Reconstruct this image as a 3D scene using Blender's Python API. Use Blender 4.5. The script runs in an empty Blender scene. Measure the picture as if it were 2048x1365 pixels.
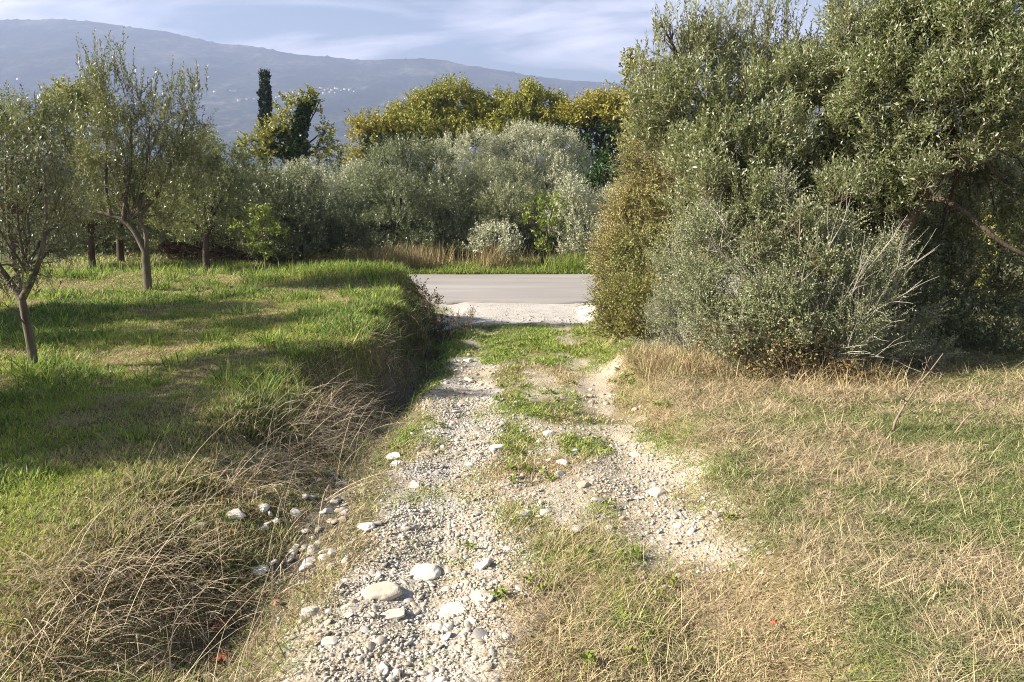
import bpy, math
import numpy as np
from mathutils import Vector

# ------------------------------------------------------------------ camera, world, sun, exposure
SC = bpy.context.scene
COL = SC.collection
F = 1593.0                                   # focal length in photo pixels (28 mm on 36 mm)
PITCH = math.atan((682.5 - 330.0) / F)
CAM = np.array([0.0, 0.0, 2.4])
cd = bpy.data.cameras.new('camera'); cam = bpy.data.objects.new('camera', cd); COL.objects.link(cam)
cd.sensor_width = 36.0; cd.lens = F / 2048 * 36.0; cd.clip_start = 0.05; cd.clip_end = 20000
cam.location = CAM; cam.rotation_euler = (math.pi / 2 - PITCH, 0, 0)
SC.camera = cam

SUN_EL = math.radians(33.0)
SUN_H = np.array([-0.985, -0.15]); SUN_H /= np.linalg.norm(SUN_H)
SUN_DIR = Vector((SUN_H[0] * math.cos(SUN_EL), SUN_H[1] * math.cos(SUN_EL), math.sin(SUN_EL)))
sl = bpy.data.lights.new('sun', 'SUN'); sl.energy = 5.0; sl.angle = math.radians(0.55); sl.color = (1.0, 0.925, 0.82)
so = bpy.data.objects.new('sun', sl); COL.objects.link(so)
so.rotation_euler = (-SUN_DIR).to_track_quat('-Z', 'Y').to_euler()

SC.view_settings.view_transform = 'Standard'; SC.view_settings.look = 'None'
SC.view_settings.exposure = 1.30; SC.view_settings.gamma = 1.0
cy = SC.cycles
cy.use_denoising = True; cy.denoising_prefilter = 'NONE'; cy.filter_width = 1.0; cy.denoiser = 'OPENIMAGEDENOISE'
cy.max_bounces = 5; cy.diffuse_bounces = 3; cy.glossy_bounces = 2; cy.transmission_bounces = 3
cy.transparent_max_bounces = 4; cy.volume_bounces = 0; cy.caustics_reflective = False; cy.caustics_refractive = False
cy.sample_clamp_indirect = 4.0; cy.use_adaptive_sampling = True; cy.adaptive_threshold = 0.008

W = bpy.data.worlds.new('World'); SC.world = W; W.use_nodes = True
nt = W.node_tree; nt.nodes.clear()
def N(t, ty, **kw):
    n = t.nodes.new(ty)
    for k, v in kw.items():
        if k.startswith('i_'):
            n.inputs[int(k[2:]) if k[2:].isdigit() else k[2:].replace('_', ' ')].default_value = v
        else: setattr(n, k, v)
    return n
def world():
    L = nt.links.new
    out = N(nt, 'ShaderNodeOutputWorld'); bg = N(nt, 'ShaderNodeBackground')
    sky = N(nt, 'ShaderNodeTexSky', sky_type='NISHITA', sun_disc=False, sun_elevation=SUN_EL,
            sun_rotation=math.atan2(SUN_H[0], SUN_H[1]), air_density=1.0, dust_density=1.2, ozone_density=1.6)
    bg.inputs['Strength'].default_value = 0.05
    tc = N(nt, 'ShaderNodeTexCoord'); sep = N(nt, 'ShaderNodeSeparateXYZ'); L(tc.outputs['Generated'], sep.inputs[0])
    zz = N(nt, 'ShaderNodeMath', operation='ADD', i_1=0.22); L(sep.outputs['Z'], zz.inputs[0])
    dx = N(nt, 'ShaderNodeMath', operation='DIVIDE'); L(sep.outputs['X'], dx.inputs[0]); L(zz.outputs[0], dx.inputs[1])
    dy = N(nt, 'ShaderNodeMath', operation='DIVIDE'); L(sep.outputs['Y'], dy.inputs[0]); L(zz.outputs[0], dy.inputs[1])
    cb = N(nt, 'ShaderNodeCombineXYZ'); L(dx.outputs[0], cb.inputs[0]); L(dy.outputs[0], cb.inputs[1])
    mp = N(nt, 'ShaderNodeMapping'); mp.inputs['Scale'].default_value = (0.8, 1.6, 1); mp.inputs['Rotation'].default_value = (0, 0, 0.35)
    mp.inputs['Location'].default_value = (3.1, 1.7, 0); L(cb.outputs[0], mp.inputs[0])
    n1 = N(nt, 'ShaderNodeTexNoise', i_Scale=1.2, i_Detail=9.0, i_Roughness=0.58, i_Distortion=0.6); L(mp.outputs[0], n1.inputs['Vector'])
    rp = N(nt, 'ShaderNodeValToRGB'); rp.color_ramp.elements[0].position = 0.40; rp.color_ramp.elements[1].position = 0.68
    L(n1.outputs['Fac'], rp.inputs[0])
    lo = N(nt, 'ShaderNodeMapRange', i_1=0.17, i_2=0.34, i_3=1.0, i_4=0.03); L(sep.outputs['Z'], lo.inputs[0])
    fm = N(nt, 'ShaderNodeMath', operation='MULTIPLY'); L(rp.outputs[0], fm.inputs[0]); L(lo.outputs[0], fm.inputs[1])
    mx = N(nt, 'ShaderNodeMix', data_type='RGBA'); L(fm.outputs[0], mx.inputs['Factor'])
    L(sky.outputs[0], mx.inputs['A']); mx.inputs['B'].default_value = (16.0, 15.3, 16.6, 1)
    L(mx.outputs['Result'], bg.inputs['Color']); L(bg.outputs[0], out.inputs[0])
world()

# ------------------------------------------------------------------ small maths
rng = np.random.default_rng(11)
cp, sp = math.cos(PITCH), math.sin(PITCH)
def ray(px, py):
    a = (px - 1024.0) / F; b = (682.5 - py) / F
    return np.array([a, cp + b * sp, -sp + b * cp])
def at(px, py, Y):
    d = ray(px, py); return CAM + d * (Y / d[1])
def pxm(Y): return Y / F / cp * 1.0          # metres per photo pixel at depth Y
def sstep(a, b, x):
    t = np.clip((x - a) / (b - a), 0, 1); return t * t * (3 - 2 * t)
def _h(ix, iy, iz, seed):
    n = (ix * 374761393 + iy * 668265263 + iz * 1274126177 + seed * 974634521) & 0xFFFFFFFF
    n = ((n ^ (n >> 13)) * 1274126177) & 0xFFFFFFFF
    n = ((n ^ (n >> 16)) * 2246822519) & 0xFFFFFFFF
    return ((n ^ (n >> 15)) & 0xFFFFFF) / float(0xFFFFFF)
def noise2(x, y, seed=0):
    x = np.asarray(x, float); y = np.asarray(y, float)
    ix = np.floor(x).astype(np.int64); iy = np.floor(y).astype(np.int64); fx = x - ix; fy = y - iy
    fx = fx * fx * (3 - 2 * fx); fy = fy * fy * (3 - 2 * fy); z = np.zeros_like(ix)
    a = _h(ix, iy, z, seed); b = _h(ix + 1, iy, z, seed); c = _h(ix, iy + 1, z, seed); d = _h(ix + 1, iy + 1, z, seed)
    return (a * (1 - fx) + b * fx) * (1 - fy) + (c * (1 - fx) + d * fx) * fy
def fbm(x, y, seed=0, o=4):
    s = 0; a = 0.5; t = 0
    for k in range(o):
        s = s + a * noise2(x * 2 ** k, y * 2 ** k, seed + k * 17); t += a; a *= 0.5
    return s / t
def noise3(p, seed=0):
    i = np.floor(p).astype(np.int64); f = p - i; f = f * f * (3 - 2 * f); r = 0
    for dx in (0, 1):
        for dy in (0, 1):
            for dz in (0, 1):
                w = (f[:, 0] if dx else 1 - f[:, 0]) * (f[:, 1] if dy else 1 - f[:, 1]) * (f[:, 2] if dz else 1 - f[:, 2])
                r = r + w * _h(i[:, 0] + dx, i[:, 1] + dy, i[:, 2] + dz, seed)
    return r
def nrm(v): return v / np.maximum(np.linalg.norm(v, axis=-1, keepdims=True), 1e-9)

# ------------------------------------------------------------------ terrain height
def H(x, y):
    x = np.asarray(x, float); y = np.asarray(y, float)
    yc = np.clip(y, 3.0, 18.0)
    zt = -0.10 - 0.06 * (yc - 3.0)
    rise = 0.30 * np.clip(2.6 - y, 0, None); rise = np.where(rise > 0.85, 0.85, rise)
    wob = (fbm(y * 0.55, x * 0 + 3.3, 5) - 0.5)
    road = sstep(17.3, 19.9, y)
    # field on the left, with a lip, a hump at the far corner and gentle swells
    zf = 0.02 + 0.16 * (fbm(x * 0.45, y * 0.45, 9, 3) - 0.5) + 0.05 * np.exp(-((x + 2.35) / 0.35) ** 2) * sstep(8, 11, y) + 0.10 * (fbm(x * 1.3, y * 1.3, 13, 3) - .5)
    zf = zf + 0.22 * np.exp(-(((x + 3.2) / 1.5) ** 2 + ((y - 17.2) / 0.9) ** 2))
    back = sstep(17.6 - .8 * sstep(-4.5, -2.2, x), 20.0, y + 0.7 * (fbm(x * 0.6, x * 0, 21) - 0.5)); zf = zf * (1 - back) - 1.0 * back
    # ditch between the field and the track
    nr = 1 - sstep(7.0, 10.5, y)
    e = -1.98 + (1.0 + .9 * (1 - nr)) * wob + 0.32 * (fbm(x * 1.7, y * 1.7, 31, 3) - 0.5) * 1.6
    ends = sstep(16.2, 18.4, y)
    zd = zt - (0.20 - 0.12 * nr) * (1 - ends) - 0.05 * sstep(3, 6, y) * (1 - nr)
    k = sstep(e - 0.55 - 0.45 * nr, e + 0.46 + 0.06 * nr, x) ** 1.3
    zl = zf * (1 - k) + zd * k
    t = sstep(-1.50, -1.02, x + 0.3 * (fbm(y * 0.9, x, 41, 2) - 0.5))
    zleft = zl * (1 - t) + zt * t
    zleft = zleft - 0.24 * np.exp(-(((x + 1.78) / .36) ** 2 + ((y - 4.25) / .55) ** 2))
    # right side
    zr = zt * 0.62 + 0.06 + 0.03 * np.clip(x - 2, 0, 6) + 0.10 * (fbm(x * 0.6, y * 0.6, 51, 3) - 0.5)
    zr = zr * (1 - road) - 1.0 * road
    r = sstep(1.42, 1.95, x + 0.45 * (fbm(y * 0.8, x * 0.5, 61, 2) - 0.5))
    z = np.where(x < 0, zleft, zt * (1 - r) + zr * r)
    z = np.where(y > 20, -1.0, z)
    # wheel ruts and small bumps
    trk = sstep(-1.2, -0.9, x) * (1 - sstep(1.4, 1.7, x)) * (1 - sstep(15.5, 17, y))
    z = z - 0.05 * trk * (np.exp(-((x + 0.5) / 0.28) ** 2) + np.exp(-((x - 1.1) / 0.28) ** 2))
    near = (1 - sstep(17.5, 19.5, y))
    z = z + near * (0.05 * (fbm(x * 2.3, y * 2.3, 71, 3) - 0.5) + 0.025 * (fbm(x * 9, y * 9, 81, 2) - 0.5))
    z = z + rise
    z = z + np.clip(y - 25.3, 0, 20) * 0.014 + sstep(25.3, 27, y) * 0.10 * (fbm(x * 0.7, y * 0.7, 91, 3) - 0.3)
    return z
def H1(x, y): return float(H(np.array([x]), np.array([y]))[0])
def gnd(px, py):
    d = ray(px, py); lo, hi = 1.5, 60.0
    for _ in range(3):
        t = np.linspace(lo, hi, 160); p = CAM + d * t[:, None]; k = int(np.argmax(p[:, 2] <= H(p[:, 0], p[:, 1])))
        lo, hi = t[max(k - 1, 0)], t[k] if k else hi
    return CAM + d * hi

# ------------------------------------------------------------------ mesh helpers
def mk(name, V, polys, mat, parent=None, col=None, smooth=False, loc=None, mats=None, pm=None):
    """V (n,3); polys: list of int arrays (m,k). One mesh object; loc is subtracted when it has one."""
    V = np.asarray(V, np.float32)
    if loc is not None: V = V - np.asarray(loc, np.float32)
    me = bpy.data.meshes.new(name)
    polys = [np.asarray(p, np.int32) for p in polys if len(p)]
    loops = np.concatenate([p.ravel() for p in polys]); tot = np.concatenate([np.full(len(p), p.shape[1], np.int32) for p in polys])
    st = np.concatenate([[0], np.cumsum(tot)[:-1]]).astype(np.int32)
    me.vertices.add(len(V)); me.vertices.foreach_set('co', V.ravel())
    me.loops.add(len(loops)); me.loops.foreach_set('vertex_index', loops)
    me.polygons.add(len(tot)); me.polygons.foreach_set('loop_start', st)
    if smooth: me.polygons.foreach_set('use_smooth', np.ones(len(tot), bool))
    if col is not None:
        a = me.attributes.new('col', 'FLOAT_COLOR', 'POINT')
        c = np.ones((len(V), 4), np.float32); c[:, :3] = col; a.data.foreach_set('color', c.ravel())
    for m in (mats or [mat]): me.materials.append(m)
    if pm is not None: me.polygons.foreach_set('material_index', np.asarray(pm, np.int32))
    me.update(calc_edges=True)
    o = bpy.data.objects.new(name, me); COL.objects.link(o)
    if parent is not None: o.parent = parent
    elif loc is not None: o.location = loc
    return o
def tag(o, label, cat, group=None):
    o['label'] = label; o['category'] = cat
    if group: o['group'] = group
    return o
def thing(name, label, cat, loc, group=None):
    o = bpy.data.objects.new(name, None); COL.objects.link(o); o.location = loc; o.empty_display_size = 0.2
    return tag(o, label, cat, group)
def kind(o, k): o['kind'] = k; return o

def tubes(paths, sides=6):
    """paths: list of (pts, radii) -> V, quads"""
    Vs, Qs, n = [], [], 0
    ang = np.arange(sides) * 2 * math.pi / sides
    for P, R in paths:
        P = np.asarray(P, float); R = np.asarray(R, float); m = len(P)
        T = nrm(np.gradient(P, axis=0)); ref = np.array([0.31, 0.95, 0.1]) if abs(T[0][1]) < 0.8 else np.array([1.0, 0.1, 0.2])
        U = nrm(np.cross(T, ref)); B = np.cross(T, U)
        ring = P[:, None] + R[:, None, None] * (U[:, None] * np.cos(ang)[None, :, None] + B[:, None] * np.sin(ang)[None, :, None])
        Vs.append(ring.reshape(-1, 3))
        i = np.arange(m - 1)[:, None] * sides; j = np.arange(sides)[None]; j2 = (j + 1) % sides
        q = np.stack([i + j, i + j2, i + sides + j2, i + sides + j], -1).reshape(-1, 4) + n
        Qs.append(q); n += m * sides
    return np.concatenate(Vs), np.concatenate(Qs)
def curve(a, b, k=8, bow=(0, 0, 0), jit=0.0, r=None):
    r = r or rng
    t = np.linspace(0, 1, k)[:, None]; a = np.asarray(a, float); b = np.asarray(b, float)
    P = a + (b - a) * t + np.asarray(bow, float) * (4 * t * (1 - t))
    if jit: P[1:-1] += r.normal(0, jit, (k - 2, 3))
    return P
def poly(pts, k=4, jit=0.0):
    """smooth path through points"""
    pts = np.asarray(pts, float); out = []
    Q = np.vstack([2 * pts[0] - pts[1], pts, 2 * pts[-1] - pts[-2]])
    for i in range(1, len(Q) - 2):
        for t in np.linspace(0, 1, k, endpoint=False):
            p0, p1, p2, p3 = Q[i - 1], Q[i], Q[i + 1], Q[i + 2]
            out.append(0.5 * (2 * p1 + (p2 - p0) * t + (2 * p0 - 5 * p1 + 4 * p2 - p3) * t * t + (3 * p1 - p0 - 3 * p2 + p3) * t ** 3))
    out.append(pts[-1]); out = np.array(out)
    if jit: out[1:-1] += rng.normal(0, jit, (len(out) - 2, 3))
    return out

def leafgeo(P, D, L, k, ln, wd, fwd=0.8, spread=0.9, up=0.15, nup=0.4, bend=0.0, t0=0.15):
    """leaves along twigs -> V, quads"""
    T = len(P); j = np.arange(k)
    t = t0 + (1 - t0) * (j[None] + rng.uniform(0, 1, (T, k))) / k
    rv = nrm(rng.normal(size=(T, 3))); U = nrm(np.cross(D, rv)); B = np.cross(D, U)
    ph = rng.uniform(0, 6.28, (T, 1)) + j[None] * 2.4 + rng.normal(0, 0.3, (T, k))
    base = P[:, None] + D[:, None] * (L[:, None] * t)[..., None]
    base[..., 2] -= bend * (L[:, None] * t) ** 2
    out = U[:, None] * np.cos(ph)[..., None] + B[:, None] * np.sin(ph)[..., None]
    ld = nrm(D[:, None] * fwd + out * spread + rng.normal(0, 0.22, (T, k, 3)) + np.array([0, 0, up]))
    n0 = nrm(np.array([0, 0, nup]) + D[:, None] * 0.5 + rng.normal(0, 0.55, (T, k, 3)))
    S = nrm(np.cross(ld, n0)); n = np.cross(S, ld)
    l = ln * rng.uniform(0.65, 1.25, (T, k, 1)) * (1.05 - 0.35 * t[..., None]); w = wd * rng.uniform(0.75, 1.25, (T, k, 1))
    mid = base + ld * l * 0.5 + n * w * 0.18
    V = np.stack([base, mid + S * w * 0.5, base + ld * l - n * l * 0.06, mid - S * w * 0.5], 2).reshape(-1, 3)
    return V, np.arange(len(V)).reshape(-1, 4)

def clump_twigs(c, r, n, L, up=0.6, out=0.8, rnd=0.5, shell=0.3, gap=0.42, gs=1.3, seed=0, floor=None):
    c = np.asarray(c, float); r = np.asarray(r, float)
    m = int(n * 2.6) + 8
    d = nrm(rng.normal(size=(m, 3))); rad = rng.uniform(0, 1, m) ** shell
    P = c + d * rad[:, None] * r * (0.80 + 0.4 * noise3(c + d * 1.7 + 50, seed)[:, None])
    if gap > 0: P = P[noise3(P * gs + 100, seed + 3) > gap * rng.uniform(0.75, 1.15, len(P))]
    P = P[:n]; d = nrm((P - c) / r)
    D = nrm(d * out + np.array([0, 0, up]) + rng.normal(0, rnd, (len(P), 3)))
    l = L * rng.uniform(0.6, 1.3, len(P))
    P = P - D * (l * 0.5)[:, None]
    if floor is not None:
        ok = P[:, 2] > H(P[:, 0], P[:, 1]) + floor; P, D, l = P[ok], D[ok], l[ok]
    return P, D, l
def twig_paths(P, D, L, r0, idx):
    return [(np.array([P[i], P[i] + D[i] * L[i] * 0.5, P[i] + D[i] * L[i]]), np.array([r0, r0 * 0.7, r0 * 0.25])) for i in idx]

# ------------------------------------------------------------------ materials
def newmat(name):
    m = bpy.data.materials.new(name); m.use_nodes = True; t = m.node_tree; t.nodes.clear()
    return m, t, t.links.new
def ramp(t, fac, cols, pos=None, interp='LINEAR'):
    r = N(t, 'ShaderNodeValToRGB'); e = r.color_ramp.elements; r.color_ramp.interpolation = interp
    pos = pos or [i / (len(cols) - 1) for i in range(len(cols))]
    while len(e) < len(cols): e.new(0.5)
    for i, c in enumerate(cols): e[i].position = pos[i]; e[i].color = (*c, 1)
    t.links.new(fac, r.inputs[0]); return r.outputs[0]
def leaf_mat(name, tops, under=None, rough=0.42, transl=0.3, tcol=None, spec=0.42, nscale=1.2, nmix=0.45):
    m, t, L = newmat(name)
    g = N(t, 'ShaderNodeNewGeometry'); tc = N(t, 'ShaderNodeTexCoord')
    nz = N(t, 'ShaderNodeTexNoise', i_Scale=nscale, i_Detail=2.0); L(tc.outputs['Object'], nz.inputs['Vector'])
    st = N(t, 'ShaderNodeMapRange', i_1=0.3, i_2=0.7); L(nz.outputs['Fac'], st.inputs[0])
    mx = N(t, 'ShaderNodeMix', data_type='FLOAT'); mx.inputs['Factor'].default_value = nmix
    L(g.outputs['Random Per Island'], mx.inputs['A']); L(st.outputs[0], mx.inputs['B'])
    c = ramp(t, mx.outputs['Result'], tops)
    col = c
    if under:
        b = N(t, 'ShaderNodeMix', data_type='RGBA'); L(g.outputs['Backfacing'], b.inputs['Factor']); L(c, b.inputs['A'])
        b.inputs['B'].default_value = (*under, 1); col = b.outputs['Result']
    transl *= 0.62
    p = N(t, 'ShaderNodeBsdfPrincipled', i_Roughness=rough); p.inputs['Specular IOR Level'].default_value = spec
    L(col, p.inputs['Base Color'])
    tr = N(t, 'ShaderNodeBsdfTranslucent')
    if tcol: tr.inputs[0].default_value = (*tcol, 1)
    else: L(c, tr.inputs[0])
    ms = N(t, 'ShaderNodeMixShader', i_0=transl); L(p.outputs[0], ms.inputs[1]); L(tr.outputs[0], ms.inputs[2])
    o = N(t, 'ShaderNodeOutputMaterial'); L(ms.outputs[0], o.inputs[0]); return m
def attr_mat(name, rough=0.6, transl=0.3, var=0.35, spec=0.25):
    m, t, L = newmat(name)
    a = N(t, 'ShaderNodeAttribute', attribute_name='col'); g = N(t, 'ShaderNodeNewGeometry')
    mr = N(t, 'ShaderNodeMapRange', i_3=1 - var, i_4=1 + var); L(g.outputs['Random Per Island'], mr.inputs[0])
    v = N(t, 'ShaderNodeVectorMath', operation='SCALE'); L(a.outputs['Color'], v.inputs[0]); L(mr.outputs[0], v.inputs['Scale'])
    p = N(t, 'ShaderNodeBsdfPrincipled', i_Roughness=rough); p.inputs['Specular IOR Level'].default_value = spec
    L(v.outputs[0], p.inputs['Base Color'])
    o = N(t, 'ShaderNodeOutputMaterial')
    if transl > 0:
        tr = N(t, 'ShaderNodeBsdfTranslucent'); L(v.outputs[0], tr.inputs[0])
        ms = N(t, 'ShaderNodeMixShader', i_0=transl); L(p.outputs[0], ms.inputs[1]); L(tr.outputs[0], ms.inputs[2]); L(ms.outputs[0], o.inputs[0])
    else: L(p.outputs[0], o.inputs[0])
    return m
def noise_mat(name, cols, scale=4.0, detail=6.0, rough=0.85, bump=0.4, bscale=None, stretch=(1, 1, 1), dist=0.02, pos=None, spec=0.2, island=0.0):
    m, t, L = newmat(name)
    tc = N(t, 'ShaderNodeTexCoord'); mp = N(t, 'ShaderNodeMapping'); mp.inputs['Scale'].default_value = stretch; L(tc.outputs['Object'], mp.inputs[0])
    nz = N(t, 'ShaderNodeTexNoise', i_Scale=scale, i_Detail=detail, i_Roughness=0.65); L(mp.outputs[0], nz.inputs['Vector'])
    st = N(t, 'ShaderNodeMapRange', i_1=0.28, i_2=0.72); L(nz.outputs['Fac'], st.inputs[0])
    c = ramp(t, st.outputs[0], cols, pos)
    p = N(t, 'ShaderNodeBsdfPrincipled', i_Roughness=rough); p.inputs['Specular IOR Level'].default_value = spec
    if island:
        g = N(t, 'ShaderNodeNewGeometry'); mr = N(t, 'ShaderNodeMapRange', i_3=1 - island, i_4=1 + island); L(g.outputs['Random Per Island'], mr.inputs[0])
        v = N(t, 'ShaderNodeVectorMath', operation='SCALE'); L(c, v.inputs[0]); L(mr.outputs[0], v.inputs['Scale']); c = v.outputs[0]
    L(c, p.inputs['Base Color'])
    n2 = N(t, 'ShaderNodeTexNoise', i_Scale=bscale or scale * 5, i_Detail=5.0); L(mp.outputs[0], n2.inputs['Vector'])
    b = N(t, 'ShaderNodeBump', i_Strength=bump, i_Distance=dist); L(n2.outputs['Fac'], b.inputs['Height']); L(b.outputs[0], p.inputs['Normal'])
    o = N(t, 'ShaderNodeOutputMaterial'); L(p.outputs[0], o.inputs[0]); return m

OLV_U = (0.17, 0.19, 0.14)
M_olive = leaf_mat('olive_leaf', [(0.05, 0.07, 0.028), (0.09, 0.115, 0.048), (0.16, 0.18, 0.08), (0.25, 0.25, 0.13)], (0.30, 0.31, 0.21), 0.36, 0.26, (0.20, 0.23, 0.06))
M_olive_y = leaf_mat('olive_leaf_yellowish', [(0.06, 0.085, 0.028), (0.12, 0.155, 0.05), (0.22, 0.25, 0.085), (0.34, 0.33, 0.13)], (0.36, 0.38, 0.23), 0.36, 0.32, (0.30, 0.31, 0.07))
M_silver = leaf_mat('silver_olive_leaf', [(0.24, 0.26, 0.16), (0.37, 0.385, 0.245), (0.52, 0.52, 0.355), (0.60, 0.58, 0.41)], (0.60, 0.59, 0.45), 0.40, 0.28, (0.40, 0.42, 0.18))
M_grove = leaf_mat('grove_olive_leaf', [(0.07, 0.09, 0.04), (0.14, 0.165, 0.075), (0.27, 0.285, 0.15), (0.42, 0.41, 0.27)], (0.50, 0.49, 0.37), 0.34, 0.33, (0.36, 0.39, 0.12))
M_big = leaf_mat('thicket_olive_leaf', [(0.035, 0.055, 0.02), (0.09, 0.125, 0.045), (0.21, 0.245, 0.105), (0.40, 0.41, 0.24)], (0.45, 0.46, 0.33), 0.34, 0.42, (0.40, 0.43, 0.10), nmix=0.3)
M_green = leaf_mat('green_olive_leaf', [(0.05, 0.075, 0.032), (0.10, 0.13, 0.055), (0.19, 0.215, 0.10), (0.31, 0.32, 0.19)], (0.36, 0.37, 0.26), 0.38, 0.3, (0.26, 0.30, 0.09))
M_plane = leaf_mat('plane_leaf', [(0.15, 0.19, 0.035), (0.26, 0.285, 0.05), (0.39, 0.36, 0.07), (0.43, 0.32, 0.075)], None, 0.5, 0.35)
M_plane2 = leaf_mat('plane_leaf_browning', [(0.18, 0.22, 0.035), (0.32, 0.31, 0.05), (0.45, 0.37, 0.065), (0.44, 0.29, 0.07)], None, 0.5, 0.35)
M_ivy = leaf_mat('ivy_leaf', [(0.03, 0.06, 0.015), (0.05, 0.09, 0.02), (0.10, 0.14, 0.03)], None, 0.35, 0.2)
M_cypress = leaf_mat('cypress_leaf', [(0.02, 0.035, 0.018), (0.03, 0.05, 0.025), (0.045, 0.065, 0.03)], None, 0.6, 0.1)
M_dark = leaf_mat('dark_leaf', [(0.03, 0.06, 0.015), (0.05, 0.10, 0.02), (0.08, 0.14, 0.03)], None, 0.4, 0.25)
M_yg = leaf_mat('yellow_green_leaf', [(0.14, 0.19, 0.03), (0.20, 0.26, 0.04), (0.30, 0.30, 0.05)], None, 0.45, 0.4)
M_orange = leaf_mat('dry_spray_leaf', [(0.20, 0.25, 0.07), (0.35, 0.37, 0.12), (0.50, 0.44, 0.18), (0.58, 0.42, 0.17)], None, 0.6, 0.3, nscale=0.9, nmix=0.55)
M_shrub_y = leaf_mat('olive_yellow_shrub_leaf', [(0.14, 0.16, 0.04), (0.22, 0.23, 0.06), (0.33, 0.31, 0.09), (0.37, 0.29, 0.10)], None, 0.5, 0.3)
M_greyleaf = leaf_mat('small_grey_leaf', [(0.09, 0.125, 0.045), (0.18, 0.22, 0.085), (0.31, 0.33, 0.155), (0.44, 0.42, 0.23)], (0.42, 0.43, 0.28), 0.38, 0.3)
M_bramble = leaf_mat('bramble_leaf', [(0.08, 0.11, 0.035), (0.18, 0.17, 0.055), (0.33, 0.235, 0.10), (0.34, 0.165, 0.06)], None, 0.5, 0.25, nscale=2.5)
M_scrub = leaf_mat('bank_scrub_leaf', [(0.04, 0.06, 0.02), (0.09, 0.09, 0.035), (0.17, 0.13, 0.06), (0.24, 0.18, 0.09)], None, 0.6, 0.25, nscale=2.0)
M_deadleaf = leaf_mat('dead_leaf', [(0.06, 0.035, 0.022), (0.11, 0.06, 0.035), (0.16, 0.09, 0.05)], None, 0.8, 0.15)
M_bark = noise_mat('olive_bark', [(0.06, 0.05, 0.038), (0.14, 0.115, 0.085), (0.23, 0.20, 0.155)], 9, bump=0.8, stretch=(1, 1, 0.25))
M_bark_d = noise_mat('dark_bark', [(0.04, 0.03, 0.022), (0.09, 0.065, 0.045), (0.13, 0.10, 0.075)], 8, bump=0.8, stretch=(1, 1, 0.3))
M_twig_w = noise_mat('pale_twig', [(0.24, 0.22, 0.18), (0.38, 0.35, 0.29)], 6, bump=0.1)
M_twig_b = noise_mat('brown_twig', [(0.12, 0.085, 0.055), (0.24, 0.18, 0.12)], 6, bump=0.1, island=0.3)
M_dead = noise_mat('dead_wood', [(0.18, 0.13, 0.09), (0.33, 0.25, 0.19)], 9, bump=0.3)
M_post = noise_mat('black_post_paint', [(0.012, 0.012, 0.013), (0.03, 0.028, 0.026)], 12, bump=0.2, rough=0.6)
M_grass = attr_mat('grass_blade', 0.5, 0.48, 0.3, 0.3)
M_straw = attr_mat('straw_blade', 0.65, 0.2, 0.3, 0.25)

# ------------------------------------------------------------------ ground: masks and sheets
def band(x, c, w): return np.exp(-(np.abs(x - c) / w) ** 4)
def bare(x, y):
    """0 = overgrown, 1 = bare track"""
    n = fbm(x * 2.6, y * 1.6, 101, 4) - 0.5
    xx = x + 0.35 * (fbm(y * 0.7, x * 0.7, 111, 2) - 0.5)
    wl = 0.44 + 0.26 * (1 - sstep(5.8, 7.6, y)); cl = -0.55 - 0.06 * (1 - sstep(5.8, 7.6, y))
    wr = 0.32 + 0.20 * band(y, 6.3, 1.7)
    b = np.maximum(band(xx, cl, wl), 0.9 * np.exp(-((xx - 1.12) / (wr * 1.15)) ** 2) * (0.35 + 0.65 * sstep(4.6, 5.4, y)))
    b = np.maximum(b, 0.42 * band(xx, .3, .5) * sstep(5.2, 6, y)); b = np.maximum(b, 0.85 * band(xx, .15, .7) * band(y, 6.2, .75)); b = b * (1 - 0.62 * sstep(11.6, 13.6, y))
    n3 = fbm(x * 1.1, y * 0.8, 107, 3) - 0.5; b = np.clip(b * (0.95 + 0.9 * n3) + 1.5 * n * sstep(0.01, 0.3, b) , 0, 1)
    b = np.maximum(b, sstep(16.3, 16.8, y + 0.5 * n) * sstep(-1.9, -1.2, x) * (1 - sstep(2.2, 2.8, x)))
    return np.clip(b * (y < 20.3), 0, 1)
def ditch(x, y): return sstep(-2.0, -1.75, x) * (1 - sstep(-1.25, -1.0, x)) * (1 - sstep(16.4, 17.6, y))
def gridline(fine, mid, far):
    out = list(fine); lo, hi = fine[0], fine[-1]; st = mid[0]
    a = hi
    while a < far[1]: a += st; st *= mid[1]; out.append(a)
    a, st = lo, mid[0]
    while a > far[0]: a -= st; st *= mid[1]; out.insert(0, a)
    return np.array(out)
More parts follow.
